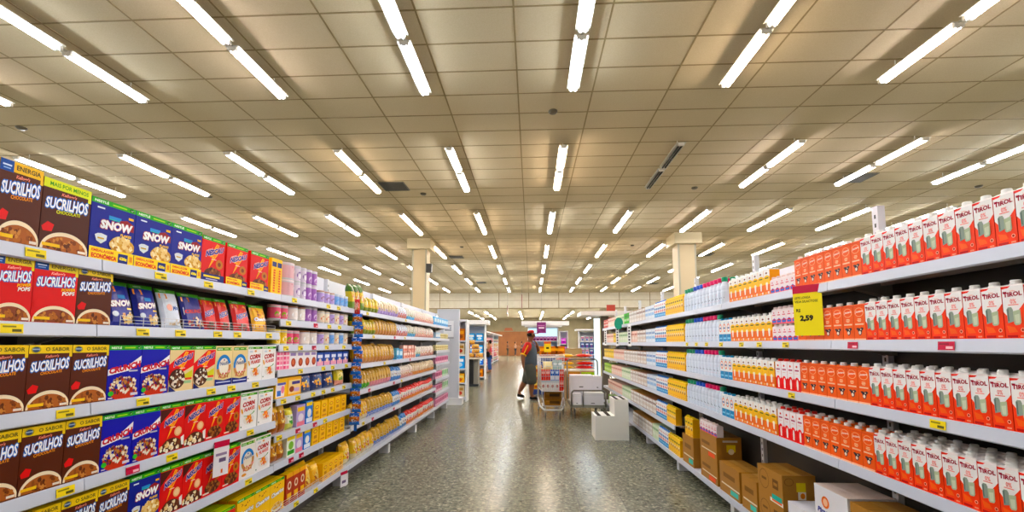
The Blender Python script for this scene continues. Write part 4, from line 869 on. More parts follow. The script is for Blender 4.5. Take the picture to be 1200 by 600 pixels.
run(1, RZB[4], 'fifth right shelf', its(('yellow', 779, 792, 6, 1), ('bluebase', 767, 779, 7, 1), ('c_whitebrown', 752, 767, 4, 1), ('c_white', 738, 752, 4, 1), ('c_palegreen', 728, 738, 4, 1), ('c_rose', 712, 728, 6, 1)))
run(1, RZB[5], 'bottom right shelf', its(('yellow', 780, 793, 6, 1), ('bluebase', 769, 780, 7, 1), ('c_palegreen', 762, 769, 2, 1), ('c_white', 740, 762, 6, 1), ('c_lime', 712, 720, 3, 1)))
for z, ysx, rs in ((R[1], [922, 891, 870, 846, 829, 817, 806], [1001, 1111]), (R[2], [929, 1101], [])):
    add_tags(1, z, ysx); add_tags(1, z, rs, 'r')
# shipping cases on the base shelf
zb = RZA[4] - .0038
XF = XR + SET
def solid_case(px0, px1, heights, d, label, style, back=0.0, toplabel=None):
    """a stack of cases whose long side spans px0..px1 on the base shelf"""
    X = XF + back; ya = y_at(px1, X, zb + .15); yb = y_at(px0, X, zb + .15); w = yb - ya; z = zb
    for i, h in enumerate(heights):
        key = 'case_%s_%d_%d_%d' % (style, px0, px1, i)
        if style == 'milk': pats, ends = [('o', .27, .6, .2, .32, .07, '#6f4a22', 20), ('r', .17, .58, .37, .66, '#6f4a22'), ('r', .62, .45, .84, .75, '#6a4520'), ('r', .66, .55, .80, .65, '#a87a45'), ('r', .5, .0, 1, .12, '#efe8dc'), ('r', .58, .10, .96, .26, '#3fa99a'), ('r', .58, .04, .96, .10, '#e86a3a')], [('r', .42, .50, .70, .78, '#e6cf2c'), ('r', .46, .26, .70, .5, '#f2ead6'), ('e', .60, .38, .07, .09, '#e8901c'), ('r', .40, .05, .84, .2, '#c2b49c'), ('o', .2, .80, .14, .12, .1, '#6f4a22')]
        elif style == 'mint': pats, ends = [('r', .2, .55, .78, .70, '#7d5529'), ('r', .55, .08, .92, .24, '#5fc2b4'), ('r', .1, .28, .98, .33, '#e8dcc6')], [('r', .35, .70, .65, .8, '#7fb5a6')]
        elif style == 'coral': pats, ends = [('r', .10, .50, .60, .64, '#7d5529'), ('r', .5, .06, .88, .24, '#e8644a'), ('r', .1, .28, .95, .33, '#e8dcc6')], [('r', .40, .40, .76, .70, '#e8cf2a'), ('e', .58, .42, .12, .12, '#f2e2c0'), ('r', .25, .80, .85, .88, '#c9bfae')]
        elif style == 'white': pats, ends = [('e', .72, .2, .07, .1, '#d8402e')], [('r', .6, .8, .9, 1, '#c8342a')]
        elif style == 'pira': pats, ends = [('e', .34, .66, .12, .14, '#e87a4a'), ('e', .34, .66, .07, .09, '#f6c7a4'), ('t', 'Piracanjuba', .08, .34, .80, .50, '#2a2f8a', .05, .2), ('r', 0, 0, .50, .26, '#ee5a24'), ('r', .88, .1, 1, .55, '#e0451c')], [('r', .1, .2, .9, .8, '#e86a3a')]
        else: pats, ends = [('r', .2, .3, .8, .6, '#8a6030')], []
        base = '#e9e7ea' if style in ('white', 'pira') else KR
        case(key, label if i == len(heights) - 1 else label + ', lower of the two', w * .97, d, h, base, pats, ends, top='#dcdade' if style == 'white' else '#e6d2c6' if style == 'pira' else None)
        place(key, X + d / 2, (ya + yb) / 2, z, -math.pi / 2, label if len(heights) == 1 else label + (', lower of the two' if i == 0 else ', upper of the two'))
        z += h
    return X, ya, yb, z
t1 = solid_case(800, 813, [.30], .20, 'tall brown cardboard case at the far end of the cases', 'mint')
for i in range(3): place('yellow', t1[0] + .04, t1[1] + .05 + i * .075, t1[3], -math.pi / 2, 'yellow milk carton standing on the tall cardboard case, %s from left' % ORD[2 - i])
t2 = solid_case(821, 841, [.215, .215], .22, 'brown cardboard case with coral label and yellow sticker', 'coral')
for i in range(6): place('minipack', t2[0] + .035, t2[2] - .035 - i * .064, t2[3], -math.pi / 2, 'small cream pack on the coral labelled cases, %s from left' % ORD[i])
solid_case(843, 867, [.245], .21, 'brown cardboard case with mint label beside coral labelled stack', 'mint')
solid_case(869, 887.5, [.25], .21, 'brown cardboard case with mint label against the large stack', 'mint')
solid_case(889, 919, [.19, .21], .215, 'large brown milk case with teal and orange print', 'milk')
solid_case(924, 954, [.26], .25, 'white glossy case beside the large brown stack', 'white', .0)
solid_case(957, 998, [.22, .24], .25, 'white and orange milk case with blue script name', 'pira', .0)
solid_case(1000, 1046, [.22, .235], .24, 'plain brown cardboard case at the near end', 'plain', .0)

# ------------------------------------------------------------------ signs on the shelves
def board_text(txt, w, h, col, base_z, u0, u1, v0, v1, mb, y, bold=.02):
    a = Art(); (a.text(txt, u0, v0, u1, v1, col, bold) if txt else a.rect(u0, v0, u1, v1, col)); a.stamp(mb, lambda u, v, l: ((u - .5) * w, y - l * LAY, base_z + v * h))
def price_flag(x, y, z, rot, w, h, col, head, lines, label):
    o = tag(node('price_sign', None, None, (x, y, z), rot), label, 'sign')
    me = MB(); me.box(-w / 2, w / 2, 0, .002, -h, 0, col)
    node('sheet', me.mesh('sheet', CARD), o)
    hm = MB().box(-w / 2, w / 2, -.001, .003, -.12 * h, .012, head).mesh('header_strip', CARD); node('header_strip', hm, o)
    tm = MB()
    for t, u0, v0, u1, v1, c, b in lines: board_text(t, w, h, c, -h, u0, u1, v0, v1, tm, -.0005, b)
    node('lettering', tm.mesh('lettering', CARD), o)
yf = y_at(948, XR - .03, EYE + .15)
price_flag(XR - .035, yf, RZA[0] - .012, -math.pi / 2 + .45, .165, .285, '#fbe90a', '#c02a4a', [('LEITE LONGA', .06, .76, .62, .81, '#5f5a14', .02), ('VIDA S/LACTOSE', .06, .68, .86, .73, '#5f5a14', .02), ('R$', .10, .48, .25, .56, '#4a460f', .03), ('2,59', .22, .28, .68, .42, '#16160a', .06)], 'yellow price sheet hanging from the top right shelf')
yf = y_at(257, XL + .02, EYE - .72)
price_flag(XL + .03, yf, LZ['a'][3] - .03, math.pi / 2 - .2, .10, .19, '#f2eff2', '#c02a4a', [('', .35, .42, .8, .54, '#6a5a7a', .05), ('', .12, .62, .85, .70, '#9a8aa8', .02), ('', .5, .08, .62, .2, '#e0701c', .05)], 'white price flag with red header on the fourth left shelf')
yf = y_at(402, XL + .02, .15)
price_flag(XL + .03, yf, LZ['b'][7] - .03, math.pi / 2 - .3, .09, .13, '#f2eff2', '#c02a4a', [('', .2, .25, .8, .45, '#6a5a7a', .05)], 'white price flag with red header at the bottom left rail')
# hanging strip of sweet packets between the powder and snack bays
sx, sy = XL + .055, 4.40
strip_o = tag(node('clip_strip', None, None, (sx, sy, EYE + .30), 0), 'blue clip strip hanging beside the snack bay', 'clip strip')
node('strip', MB().box(-.015, .015, 0, .003, -1.2, .05, '#1f62c4').mesh('strip', PLAST), strip_o)
node('hook', MB().bar((0, .0, .04), (-.05, .0, .055), .003, '#cfd3da').mesh('hook', CHROME), strip_o)
for i in range(9):
    o = place('b_packet', sx + (.012 if i % 2 else -.006), sy - .019, EYE + .19 - i * .128, .15 * (-1) ** i, 'small blue sweet packet on the clip strip, %s from top' % ORD[i])
plain_bag('b_redpacket', 'narrow red sweet packet at the head of the clip strip', '#d9382a', '#e8705a', '#c8281c', .06, .16, .03, ['#f4c0b0', '#f0b02a', '#ffe6d0'], seed=54, lean=0, name='sweet_packet')
place('b_redpacket', sx - .01, sy - .019, EYE + .17, 0, 'narrow red sweet packet at the head of the clip strip').location.z = EYE + .32 - .02
# paper strips and a round wobbler on the far right rail
for i, px in enumerate((710, 724, 738)):
    y = y_at(px, XR - .02, EYE + .2); o = tag(node('rail_strip', None, None, (XR - .03, y, RZA[0] - .03), -math.pi / 2 + .5), 'white paper strip with dark print hanging at the far right, %s from left' % ORD[i], 'sign')
    m_ = MB().box(-.04, .04, 0, .002, -.36, 0, '#f4f4f2'); node('sheet', m_.mesh('sheet', CARD), o)
    m_ = MB(); [m_.box(-.02, .02, -.001, 0, -.32 + k * .05, -.29 + k * .05, '#3a3a40') for k in range(6)]; node('lettering', m_.mesh('lettering', CARD), o)
y = y_at(727, XR - .02, EYE + .3); o = tag(node('shelf_wobbler', None, None, (XR - .05, y, RZA[0] + .02), -math.pi / 2 + .6), 'round green wobbler sign on the top right shelf', 'sign')
m_ = MB(); m_.prism([(.11 * math.cos(k * .35), .11 * math.sin(k * .35)) for k in range(18)], 0, .003, '#2f8f72'); node('disc', m_.mesh('disc', CARD), o)
node('arm', MB().bar((0, .004, -.02), (0, .03, -.05), .003, '#dddddd').mesh('arm', PLAST), o)

# ------------------------------------------------------------------ step stool
fl = on_floor(698, 516); fr = on_floor(737, 516)
w_ = fr.x - fl.x; o = tag(node('step_stool', None, None, (fl.x, fl.y, 0), 0), 'white wooden two step stool beside the right shelves', 'step stool')
H1, H2, S1, DP = .36, .605, .29, .42
m_ = MB(); prof = [(0, 0), (w_, 0), (w_, H2), (S1, H2), (S1, H1), (0, H1)]
for yy, nm in ((0, 'side_panel'), (DP - .02, 'side_panel')): node('side_panel', MB().prism(prof, yy, yy + .02, '#f3f1e8').mesh('side_panel', PAINT), o)
node('riser', MB().box(0, .018, .02, DP - .02, .0, H1 - .02, '#efede4').mesh('riser', PAINT), o); node('riser', MB().box(S1, S1 + .018, .02, DP - .02, H1, H2 - .02, '#efede4').mesh('riser', PAINT), o)
for x0, x1, h in ((.0, S1, H1), (S1, w_, H2)):
    t_ = node('tread', MB().box(x0 + .0, x1 + .0, .0201, DP - .0201, h - .02, h, '#f6f4ec').mesh('tread', PAINT), o)
    for q in (.12, .62): node('grip_strip', MB().box(x0 + (x1 - x0) * q, x0 + (x1 - x0) * (q + .2), .01, DP - .01, h, h + .002, '#3a332c').mesh('grip_strip', CLOTH), t_)

# ------------------------------------------------------------------ shopping cart with goods
STEEL = '#d4d7da'
c0 = on_floor(648, 491); CX, CY = c0.x, c0.y + .02
cart = tag(node('shopping_cart', None, None, (CX, CY, 0), 0), 'chrome wire shopping cart full of cartons', 'cart')
zb0, zb1, wn, wf, ln = .52, 1.20, .23, .29, .85
def cpt(u, t, z):   # u -1..1 across, t 0..1 front to back
    k = (z - zb0) / (zb1 - zb0); return (u * (wn + (wf - wn) * t) * (.92 + .08 * k), .02 - .06 * k + t * (ln + .06 * k), z)
m_ = MB()
for q in range(8):
    z = zb0 + (zb1 - zb0) * q / 7; r = .006 if q in (0, 7) else .003
    m_.path([cpt(-1, 1, z), cpt(-1, 0, z), cpt(1, 0, z), cpt(1, 1, z), cpt(-1, 1, z)], r * 1.4, STEEL, 5)
for q in range(11): u = -1 + .2 * q; m_.bar(cpt(u, 0, zb0), cpt(u, 0, zb1), .0025, STEEL, 5); m_.bar(cpt(u, 1, zb0), cpt(u, 1, zb1), .0025, STEEL, 5); m_.bar(cpt(u, 0, zb0), cpt(u, 1, zb0), .0025, STEEL, 5)
for q in range(13):
    for u in (-1, 1): m_.bar(cpt(u, q / 12, zb0), cpt(u, q / 12, zb1), .0025, STEEL, 5)
node('basket', m_.mesh('basket', CHROME), cart)
m_ = MB(); m_.path([(-.26, ln + .1, 1.0), (-.27, ln + .02, .30), (-.24, .3, .20), (-.16, .02, .16), (.16, .02, .16), (.24, .3, .20), (.27, ln + .02, .30), (.26, ln + .1, 1.0)], .018, STEEL, 8)
for u in (-1, 1): m_.path([cpt(u, 0, .55), (u * .20, .05, .40), (u * .14, .06, .17)], .010, STEEL, 8)
node('chassis', m_.mesh('chassis', CHROME), cart)
h_ = node('handle', MB().bar((-.27, ln + .14, 1.06), (.27, ln + .14, 1.06), .016, '#26262a', 10).mesh('handle', PLAST), cart)
node('handle_bracket', MB().bar((-.26, ln + .08, 1.02), (-.26, ln + .14, 1.06), .011, STEEL).bar((.26, ln + .08, 1.02), (.26, ln + .14, 1.06), .011, STEEL).mesh('handle_bracket', CHROME), cart)
def wheel_set(parent, x, y, r=.055, ztop=.17, col='#3a3a3c'):
    c = node('caster', MB().box(-.018, -.012, -.03, .03, r, ztop, '#8a8e92').box(.012, .018, -.03, .03, r, ztop, '#8a8e92').box(-.018, .018, -.03, .03, ztop - .01, ztop, '#8a8e92').mesh('caster', CHROME), parent, (x, y, 0))
    m2 = MB(); n = 14
    m2.bar((-.011, 0, r), (.011, 0, r), r, col, 16); m2.bar((-.012, 0, r), (.012, 0, r), r * .45, '#a9adb0', 12)
    node('wheel', m2.mesh('wheel', PLAST), c)
for x, y in ((-.14, .06), (.14, .06), (-.26, ln), (.26, ln)): wheel_set(cart, x, y)
# goods standing in the cart, facing the camera
carton_box('g_redwhite', 'white milk carton with red flower print', .085, .20, '#f2efee', [('e', .5, .45, .26, .14, '#b5482a'), ('r', .5, .9, .5, .1, '#c8d2da'), ('r', .5, .05, .5, .05, '#e6dcd8')], .085, name='milk_pack', cat='carton')
carton_box('g_red', 'coral red juice carton', .085, .20, '#e2534a', [('r', .5, .72, .4, .1, '#f6c6bc'), ('e', .5, .35, .3, .12, '#c8342e')], .085, name='milk_pack', cat='carton')
carton_box('g_blue', 'blue and white milk carton', .085, .20, '#2f63b8', [('r', .5, .25, .45, .2, '#e8ecf4'), ('r', .5, .75, .3, .1, '#cfe0f4')], .085, name='milk_pack', cat='carton')
carton_box('g_teal', 'pale teal carton', .085, .18, '#a9c4c0', [('r', .5, .6, .4, .14, '#e2ecea')], .085, name='milk_pack', cat='carton')
for lay, rowk in enumerate((['g_redwhite'] * 4 + ['g_red'], ['g_red', 'g_red', 'g_blue', 'g_blue', 'g_red'])):
    for i, k in enumerate(rowk):
        place(k, CX - .178 + i * .089, CY + .075, zb0 + .008 + lay * .202, 0, '%s in the cart, %s layer, %s from left' % (PRODUCTS[k]['desc'], ('lower', 'upper')[lay], ORD[i]))
for i in range(2): place('g_teal', CX + .06 + i * .095, CY + .20, zb0 + .415, 0, 'pale teal carton on top of the cart load, %s from left' % ORD[i])
carton_box('g_case', 'cardboard tray inside the cart', .44, .405, '#b58a52', [('r', .5, .5, .3, .2, '#8a6030')], .5, name='cardboard_tray', cat='box')
place('g_case', CX, CY + .40, zb0 + .008, 0, 'brown cardboard tray inside the shopping cart')
bagged('g_bag', 'cream and yellow bag', .2, .17, .08, [(1, '#efe0a8')], None, None, 0, 'snack_bag', 'bag', 8)
place('g_bag', CX - .09, CY + .15, zb0 + .415, 0, 'cream bag lying on top of the cart load', tilt=-.5)
carton_box('g_under', 'brown case under cart', .34, .14, '#a8763c', [('r', .6, .4, .3, .2, '#5a3c1c'), ('r', .2, .6, .1, .1, '#c99a5c')], .4, name='shipping_case')
uu = on_floor(648, 478)
for i in range(2): place('g_under', CX + .02, CY + .55, .21 + i * .142 if i else .205, 0, 'brown case on the lower rack of the cart, %s' % ('upper' if i else 'lower'))
node('lower_rack', MB().box(-.2, .2, .3, ln - .1, .19, .203, STEEL).mesh('lower_rack', CHROME), cart)

# ------------------------------------------------------------------ platform trolley with white boxes
p0 = on_floor(690, 490); PX, PY = p0.x, p0.y
tr = tag(node('platform_trolley', None, None, (PX, PY, 0), 0), 'grey steel platform trolley loaded with white boxes', 'trolley')
GREY = '#77756c'
node('deck', MB().box(-.34, .34, 0, .95, .20, .25, '#8f8d80').mesh('deck', PAINT), tr)
node('front_hoop', MB().path([(-.33, .0, .22), (-.33, -.01, .48), (-.29, -.01, .53), (.29, -.01, .53), (.33, -.01, .48), (.33, 0, .22)], .016, GREY, 8).bar((-.10, -.01, .22), (-.10, -.01, .53), .010, GREY).mesh('front_hoop', CHROME), tr)
node('handle_frame', MB().path([(-.33, .93, .22), (-.33, .97, 1.05), (-.29, .97, 1.1), (.29, .97, 1.1), (.33, .97, 1.05), (.33, .93, .22)], .016, GREY, 8).bar((-.33, .95, .7), (.33, .95, .7), .010, GREY).mesh('handle_frame', CHROME), tr)
node('side_post', MB().bar((.34, .45, .2), (.36, .45, 1.02), .018, GREY).mesh('side_post', CHROME), tr)
for x, y in ((-.26, .10), (.26, .10), (-.26, .85), (.26, .85)): wheel_set(tr, x, y, .085, .20, '#4a4842')
def wbox(key, w, h, d):
    a = Art(2); a.rect(.38, .10, .56, .17, '#55555a'); a.rect(0, .80, 1, .82, '#d0d0d4'); product(key, 'white_box', 'box', 'white cardboard box', w, d, h, boxed(w, d, h, '#eceaee', a, top='#f4f2f4').mesh('white_box', CARD))
wbox('wb_a', .40, .23, .36); wbox('wb_b', .17, .20, .34); wbox('wb_c', .46, .27, .36); wbox('wb_d', .18, .26, .36)
place('wb_a', PX + .10, PY + .20, .25, 0, 'white box at the front of the trolley deck'); place('wb_b', PX - .215, PY + .20, .25, 0, 'narrow white box at the left of the trolley deck')
place('wb_c', PX - .075, PY + .62, .25, 0, 'wide white box low at the rear of the trolley'); place('wb_d', PX + .25, PY + .62, .25, 0, 'narrow white box low at the rear of the trolley')
place('wb_c', PX - .075, PY + .62, .52, 0, 'wide white box on top at the rear of the trolley'); place('wb_d', PX + .25, PY + .62, .51, 0, 'narrow white box on top at the rear of the trolley')
# counter with produce trays and pet-food sacks behind the trolley
q = on_floor(683, 466.5); QX, QY = q.x, q.y
ct = tag(node('display_counter', None, None, (QX, QY, 0), 0), 'low display counter carrying red and yellow sacks', 'counter')
node('cabinet', MB().box(-.62, .42, 0, .7, .0, .70, '#c9b08a').mesh('cabinet', PAINT), ct); node('top', MB().box(-.65, .45, -.03, .73, .70, .73, '#efe6d8').mesh('top', PAINT), ct); node('front_label', MB().box(-.6, .4, -.004, 0, .55, .62, '#c98a5a').mesh('front_label', CARD), ct)
carton_box('tray_orange', 'orange fruit tray', .42, .20, '#b5803c', [('e', .5, .5, .3, .3, '#e8702a')], .02, name='fruit_tray', cat='tray'); carton_box('tray_green', 'green fruit tray', .30, .20, '#a9c42a', [('e', .5, .5, .3, .3, '#5f9a14')], .02, name='fruit_tray', cat='tray')
for i, (k, x) in enumerate((('tray_orange', -.28), ('tray_green', .12))):
    o = tag(node('fruit_crate', None, None, (QX + x, QY - .28, 0), 0), ('wooden crate of orange packs' if i == 0 else 'crate of bright green packs') + ' in front of the sacks', 'crate')
    node('body', MB().box(-.19, .19, 0, .24, 0, .72, '#a87c46').mesh('body', PAINT), o); node('front_panel', MB().box(-.18, .18, -.01, 0, .50, .70, '#b07a3c' if i == 0 else '#a9c42a').box(-.08, .10, -.014, -.01, .54, .66, '#e0682a' if i == 0 else '#5f9a14').mesh('front_panel', CARD), o)
SK = [('b_sack_red', -.35, 0), ('b_sack_yellow', .17, 0), ('b_sack_red', -.33, 1), ('b_sack_yellow', .19, 1), ('b_sack_yellow', -.36, 2), ('b_sack_red', .16, 2), ('b_sack_red', -.34, 3), ('b_sack_yellow', .17, 3)]
for i, (k, x, l) in enumerate(SK):
    place(k, QX - .1 + x, QY + .12, .80 + l * .105, 0, '%s pet food sack, %s layer, %s side of the pile' % ('red' if 'red' in k else 'yellow', ORD[l], 'left' if x < 0 else 'right'), scale=(.94, .62, 1)).rotation_euler = (-math.pi / 2, 0, 0)

# ------------------------------------------------------------------ far end of the aisle
def boards(name, parent, items, mat=PAINT):
    m2 = MB()
    for b in items: m2.box(*b)
    return node(name, m2.mesh(name, mat), parent)
GOODS = {}
def goods(key, w, h, d, base, m1, m2_):
    a = Art(len(key)); a.rect(.1, .55, .9, .8, m1); a.ell(.5, .32, .3, .18, m2_, 10)
    GOODS[key] = (boxed(w, d, h, base, a).mesh('goods_box', CARD), w, h, d)
def shelf_unit(x, y, rot, w, h, d, ns, label, col='#eef0f4', canopy=None, backc='#dfe6f2'):
    """free-standing shelf unit, front towards local -y"""
    o = tag(node('shelf_unit', None, None, (x, y, 0), rot), label, 'shelf')
    boards('back_panel', o, [(-w / 2, w / 2, d - .02, d, 0, h, backc)])
    for sx_ in (-w / 2, w / 2 - .04): boards('side_panel', o, [(sx_, sx_ + .04, 0, d, 0, h, col)])
    zs = [.12 + (h - .25) * i / ns for i in range(ns)]
    for z in zs: boards('shelf', o, [(-w / 2 + .04, w / 2 - .04, 0, d - .02, z - .03, z, col)])
    boards('top_panel', o, [(-w / 2, w / 2, -.02, d, h, h + .05, col)])
    if canopy: boards('canopy', o, [(-w / 2 - .15, w / 2 + .15, -.3, d, h + .05, h + canopy, '#f4f5f8')])
    return o, zs
def stock(x, y, rot, w, zs, keys, what, room, nper=None, dpt=.0, place_='', seed=1):
    r = random.Random(seed); n_all = 0
    for si, z in enumerate(zs):
        cx_ = -w / 2 + .06; i = 0; k = keys[si % len(keys)]; me, gw, gh, gd = GOODS[k]
        n = max(1, int((w - .12) / (gw + .01)))
        for i in range(n):
            lx = -w / 2 + .06 + (i + .5) * (w - .12) / n; ly = gd / 2 + .02 + dpt
            px_ = x + lx * math.cos(rot) - ly * math.sin(rot); py_ = y + lx * math.sin(rot) + ly * math.cos(rot)
            kk = keys[(si + (i * 3) // max(1, n)) % len(keys)] if r.random() < .5 else k
            mm = GOODS[kk][0]
            o = node('goods_box', mm, None, (px_, py_, z + .001), rot, (min(1, (w - .12) / n / GOODS[kk][1] * .96), 1, min(1, (room - .04) / GOODS[kk][2])))
            tag(o, '%s, %s shelf up, %s from left' % (what, ORD[si], ORD[i]), 'box', what)
goods('red', .34, .28, .25, '#b83a4a', '#e8a8b0', '#7a1f2e'); goods('pink', .34, .28, .25, '#d88a9a', '#f4dfe2', '#a8435a'); goods('multi', .34, .28, .25, '#5a8a9a', '#e8d8a8', '#c8583a'); goods('cream', .34, .28, .25, '#e2d4b4', '#b58a4a', '#c84a3a')
goods('blue', .28, .30, .25, '#1f6fd8', '#e8f2fc', '#8ec6f4'); goods('sky', .28, .30, .25, '#4aa8ee', '#ffffff', '#cfeaff'); goods('amber', .28, .30, .25, '#c8761c', '#f0b04a', '#8a4a10')
goods('purple', .16, .20, .15, '#8a3a7a', '#d8a8cc', '#5a1a4e'); goods('magenta', .22, .26, .2, '#d83ad8', '#f7c8f4', '#8a1a9a'); goods('book_blue', .16, .24, .18, '#4a6ab0', '#dfe6f4', '#8a4a8a'); goods('book_white', .16, .24, .18, '#e4dfe6', '#b05a8a', '#4a6ab0'); goods('yellow', .3, .22, .2, '#f2b81c', '#f8e08a', '#c8641c'); goods('green', .22, .26, .2, '#3a9a5a', '#bfe6c8', '#1a5a2e')
# end panel of the left gondola with a notice sheet
e0 = tag(node('gondola_end', None, None, (-1.98, 10.15, 0), 0), 'tall pale grey end panel closing the left shelves', 'panel')
boards('panel', e0, [(-.27, .25, 0, .05, .16, EYE + .80, '#ccd0da')]); boards('base', e0, [(-.29, .33, -.03, .30, 0, .16, '#d9dbe0')]); boards('frame', e0, [(-.28, -.265, -.01, .06, .16, EYE + .82, '#e4e6ec'), (.245, .26, -.01, .06, .16, EYE + .82, '#e4e6ec'), (-.28, .26, -.01, .06, EYE + .80, EYE + .82, '#e4e6ec')])
nt_ = tag(node('notice_sheet', None, None, (-1.98, 10.135, EYE + .36), 0), 'white notice sheet in a holder on the end panel', 'notice')
boards('sheet', nt_, [(-.12, .12, -.006, 0, -.22, .18, '#e9eaf0')]); boards('print', nt_, [(-.09, .07, -.008, -.006, -.06 + k * .05, -.03 + k * .05, '#8a8c98') for k in range(3)], CARD); boards('holder', nt_, [(-.13, .13, -.012, 0, -.25, -.21, '#a9abb4'), (-.13, .13, -.012, 0, .18, .20, '#c9cbd4')])
# end-cap shelves facing down the aisle, seen edge on
ec, zs = shelf_unit(-1.80, 10.7, 0, .36, 2.0, .4, 5, 'narrow end display of biscuits beyond the grey panel')
stock(-1.80, 10.7, 0, .36, zs, ['cream', 'yellow', 'sky', 'cream', 'amber'], 'biscuit box on the narrow end display', .35)
# black pedestal with bread bags
b0 = on_floor(551, 453)
pd = tag(node('bread_stand', None, None, (b0.x, b0.y, 0), 0), 'black pedestal table heaped with bread bags', 'table')
boards('pedestal', pd, [(-.22, .10, 0, .5, .08, .92, '#16161a')]); boards('side_panel', pd, [(.10, .26, .05, .5, .08, .92, '#8f8a80')]); boards('tray', pd, [(-.36, .42, -.15, .65, .92, .97, '#cfc4ae')]); boards('foot', pd, [(-.24, .28, .0, .52, 0, .08, '#2a3038')])
k = 0
for lz, xs in ((.972, (-.29, .0, .29)), (1.12, (-.16, .16)), (1.27, (-.15, .15)), (1.42, (.0,))):
    for x in xs:
        place('b_bread', b0.x + x, b0.y + .1, lz, 0, 'bag of golden bread rolls on the black pedestal, %s from bottom left' % ORD[k], scale=(.95, .9, .72)); k += 1
# blue and white drinks unit, brown goods unit
w0 = on_floor(556, 445); u1, zs = shelf_unit(w0.x + .02, w0.y, 0, .80, 2.15, .5, 4, 'white shelf unit stacked with blue packs', canopy=.22)
stock(w0.x + .02, w0.y, 0, .80, zs, ['amber', 'blue', 'blue', 'sky'], 'blue drinks pack on the white shelf unit', .46)
w1 = on_floor(563, 440); boards('post', tag(node('display_post', None, None, (w1.x + .05, w1.y, 0), 0), 'slim white display post with square foot', 'post'), [(-.04, .04, -.04, .04, .05, 1.95, '#eef0f4')])
po = [o for o in COL.objects if o.name.startswith('display_post')][0]; boards('foot', po, [(-.2, .12, -.12, .12, 0, .05, '#dfe1e6')])
# long red shelves along the far left of the aisle
fx = -2.75
for i in range(3):
    yy = 23.5 + i * 4.9
    u_, zs = shelf_unit(fx, yy, math.pi / 2, 4.5, 2.0, .5, 5, 'far left shelf run with red and pink goods, %s from front' % ORD[i], canopy=.12)
    stock(fx, yy, math.pi / 2, 4.5, zs, [['red', 'pink', 'cream', 'multi', 'red'], ['pink', 'red', 'multi', 'cream', 'pink'], ['multi', 'red', 'pink', 'cream', 'multi']][i], 'red or pink goods box on far left run %s' % ORD[i], .36, seed=i)
# white lit kiosk with purple goods, centre
kx = on_floor(640, 436); KX, KY = at_depth(640, 400, 21).x, 21.0
kk, zs = shelf_unit(KX - .15, KY, 0, 1.5, 2.2, .6, 4, 'white kiosk with purple goods in mid aisle', canopy=.18, backc='#bcd8f4')
stock(KX - .15, KY, 0, 1.5, zs, ['purple'], 'purple packet on the white kiosk', .40)
boards('fascia', kk, [(-1.05, 1.25, -.35, .6, 2.32, 2.52, '#f2f4fa')]); boards('glow_panel', kk, [(-.72, .72, .56, .575, 1.75, 2.18, '#ffffff')], emitter('kiosk_glow', (.55, .80, 1, 1), .42))  # glowing panel added to brighten the kiosk back
k2, zs = shelf_unit(KX + .85, KY - .1, 0, .42, 2.0, .5, 4, 'slim white unit with magenta packs beside the kiosk')
stock(KX + .85, KY - .1, 0, .42, zs, ['green', 'green', 'magenta', 'magenta'], 'magenta pack on the slim white unit', .42)
ps = tag(node('purple_banner', None, None, (at_depth(634.5, 384, 20.4).x, 20.4, 0), 0), 'purple square banner with white emblem above the kiosk', 'sign')
zc = at_depth(634, 384, 20.4).z; boards('sheet', ps, [(-.22, .22, 0, .01, zc - .26, zc + .26, '#7a1a72')]); boards('emblem', ps, [(-.13, .13, -.004, 0, zc - .04, zc + .02, '#f0dcee'), (-.16, .16, -.004, 0, zc + .08, zc + .11, '#c88ac0')], CARD); boards('cord', ps, [(-.004, .004, 0, .008, zc + .26, CEIL, '#8a8a8a')])
# counter in front of the kiosk with yellow price board
c1 = at_depth(642, 420, 12.6); cc = tag(node('promo_counter', None, None, (c1.x + .05, 12.6, 0), 0), 'promotion counter with yellow boxes behind the man', 'counter')
boards('cabinet', cc, [(-.42, .42, 0, .6, 0, 1.02, '#2a4a9a')]); boards('top', cc, [(-.46, .46, -.04, .64, 1.02, 1.06, '#e9e6e0')])
for i in range(6): 
    o = node('goods_box', GOODS['yellow'][0], None, (c1.x - .32 + .34 * (i % 2), 12.45, .14 + .23 * (i // 2)), 0, (.9, .6, 1)); tag(o, 'yellow pack stacked before the promotion counter, %s row, %s side' % (ORD[i // 2], ('left', 'right')[i % 2]), 'box')
    if i < 2: pass
bs = tag(node('pack_base', None, None, (c1.x - .15, 12.45, 0), 0), 'low blue plinth under the yellow packs', 'plinth'); boards('plinth', bs, [(-.34, .34, -.08, .08, 0, .14, '#27408a')])
for i, (x, c) in enumerate(((-.16, 'amber'), (.12, 'amber'), (.32, 'amber'))): tag(node('goods_box', GOODS[c][0], None, (c1.x + .05 + x, 12.85, 1.061), 0), 'amber box on the promotion counter, %s from left' % ORD[i], 'box')
yb_ = tag(node('price_board', None, None, (at_depth(642, 407, 12.3).x, 12.56, 0), 0), 'yellow price board above the shopping cart', 'sign'); zc = at_depth(642, 407, 12.4).z
boards('sheet', yb_, [(-.10, .10, 0, .006, zc - .14, zc + .10, '#fbdc0a')]); boards('header_strip', yb_, [(-.10, .10, -.002, .006, zc + .10, zc + .17, '#e0601c')]); boards('stand', yb_, [(-.008, .008, .006, .018, 1.06, zc, '#555555')])
m_ = MB(); board_text('', .2, .24, '#3a320a', zc - .14, .3, .72, .38, .60, m_, -.0005, .05); node('lettering', m_.mesh('lettering', CARD), yb_)
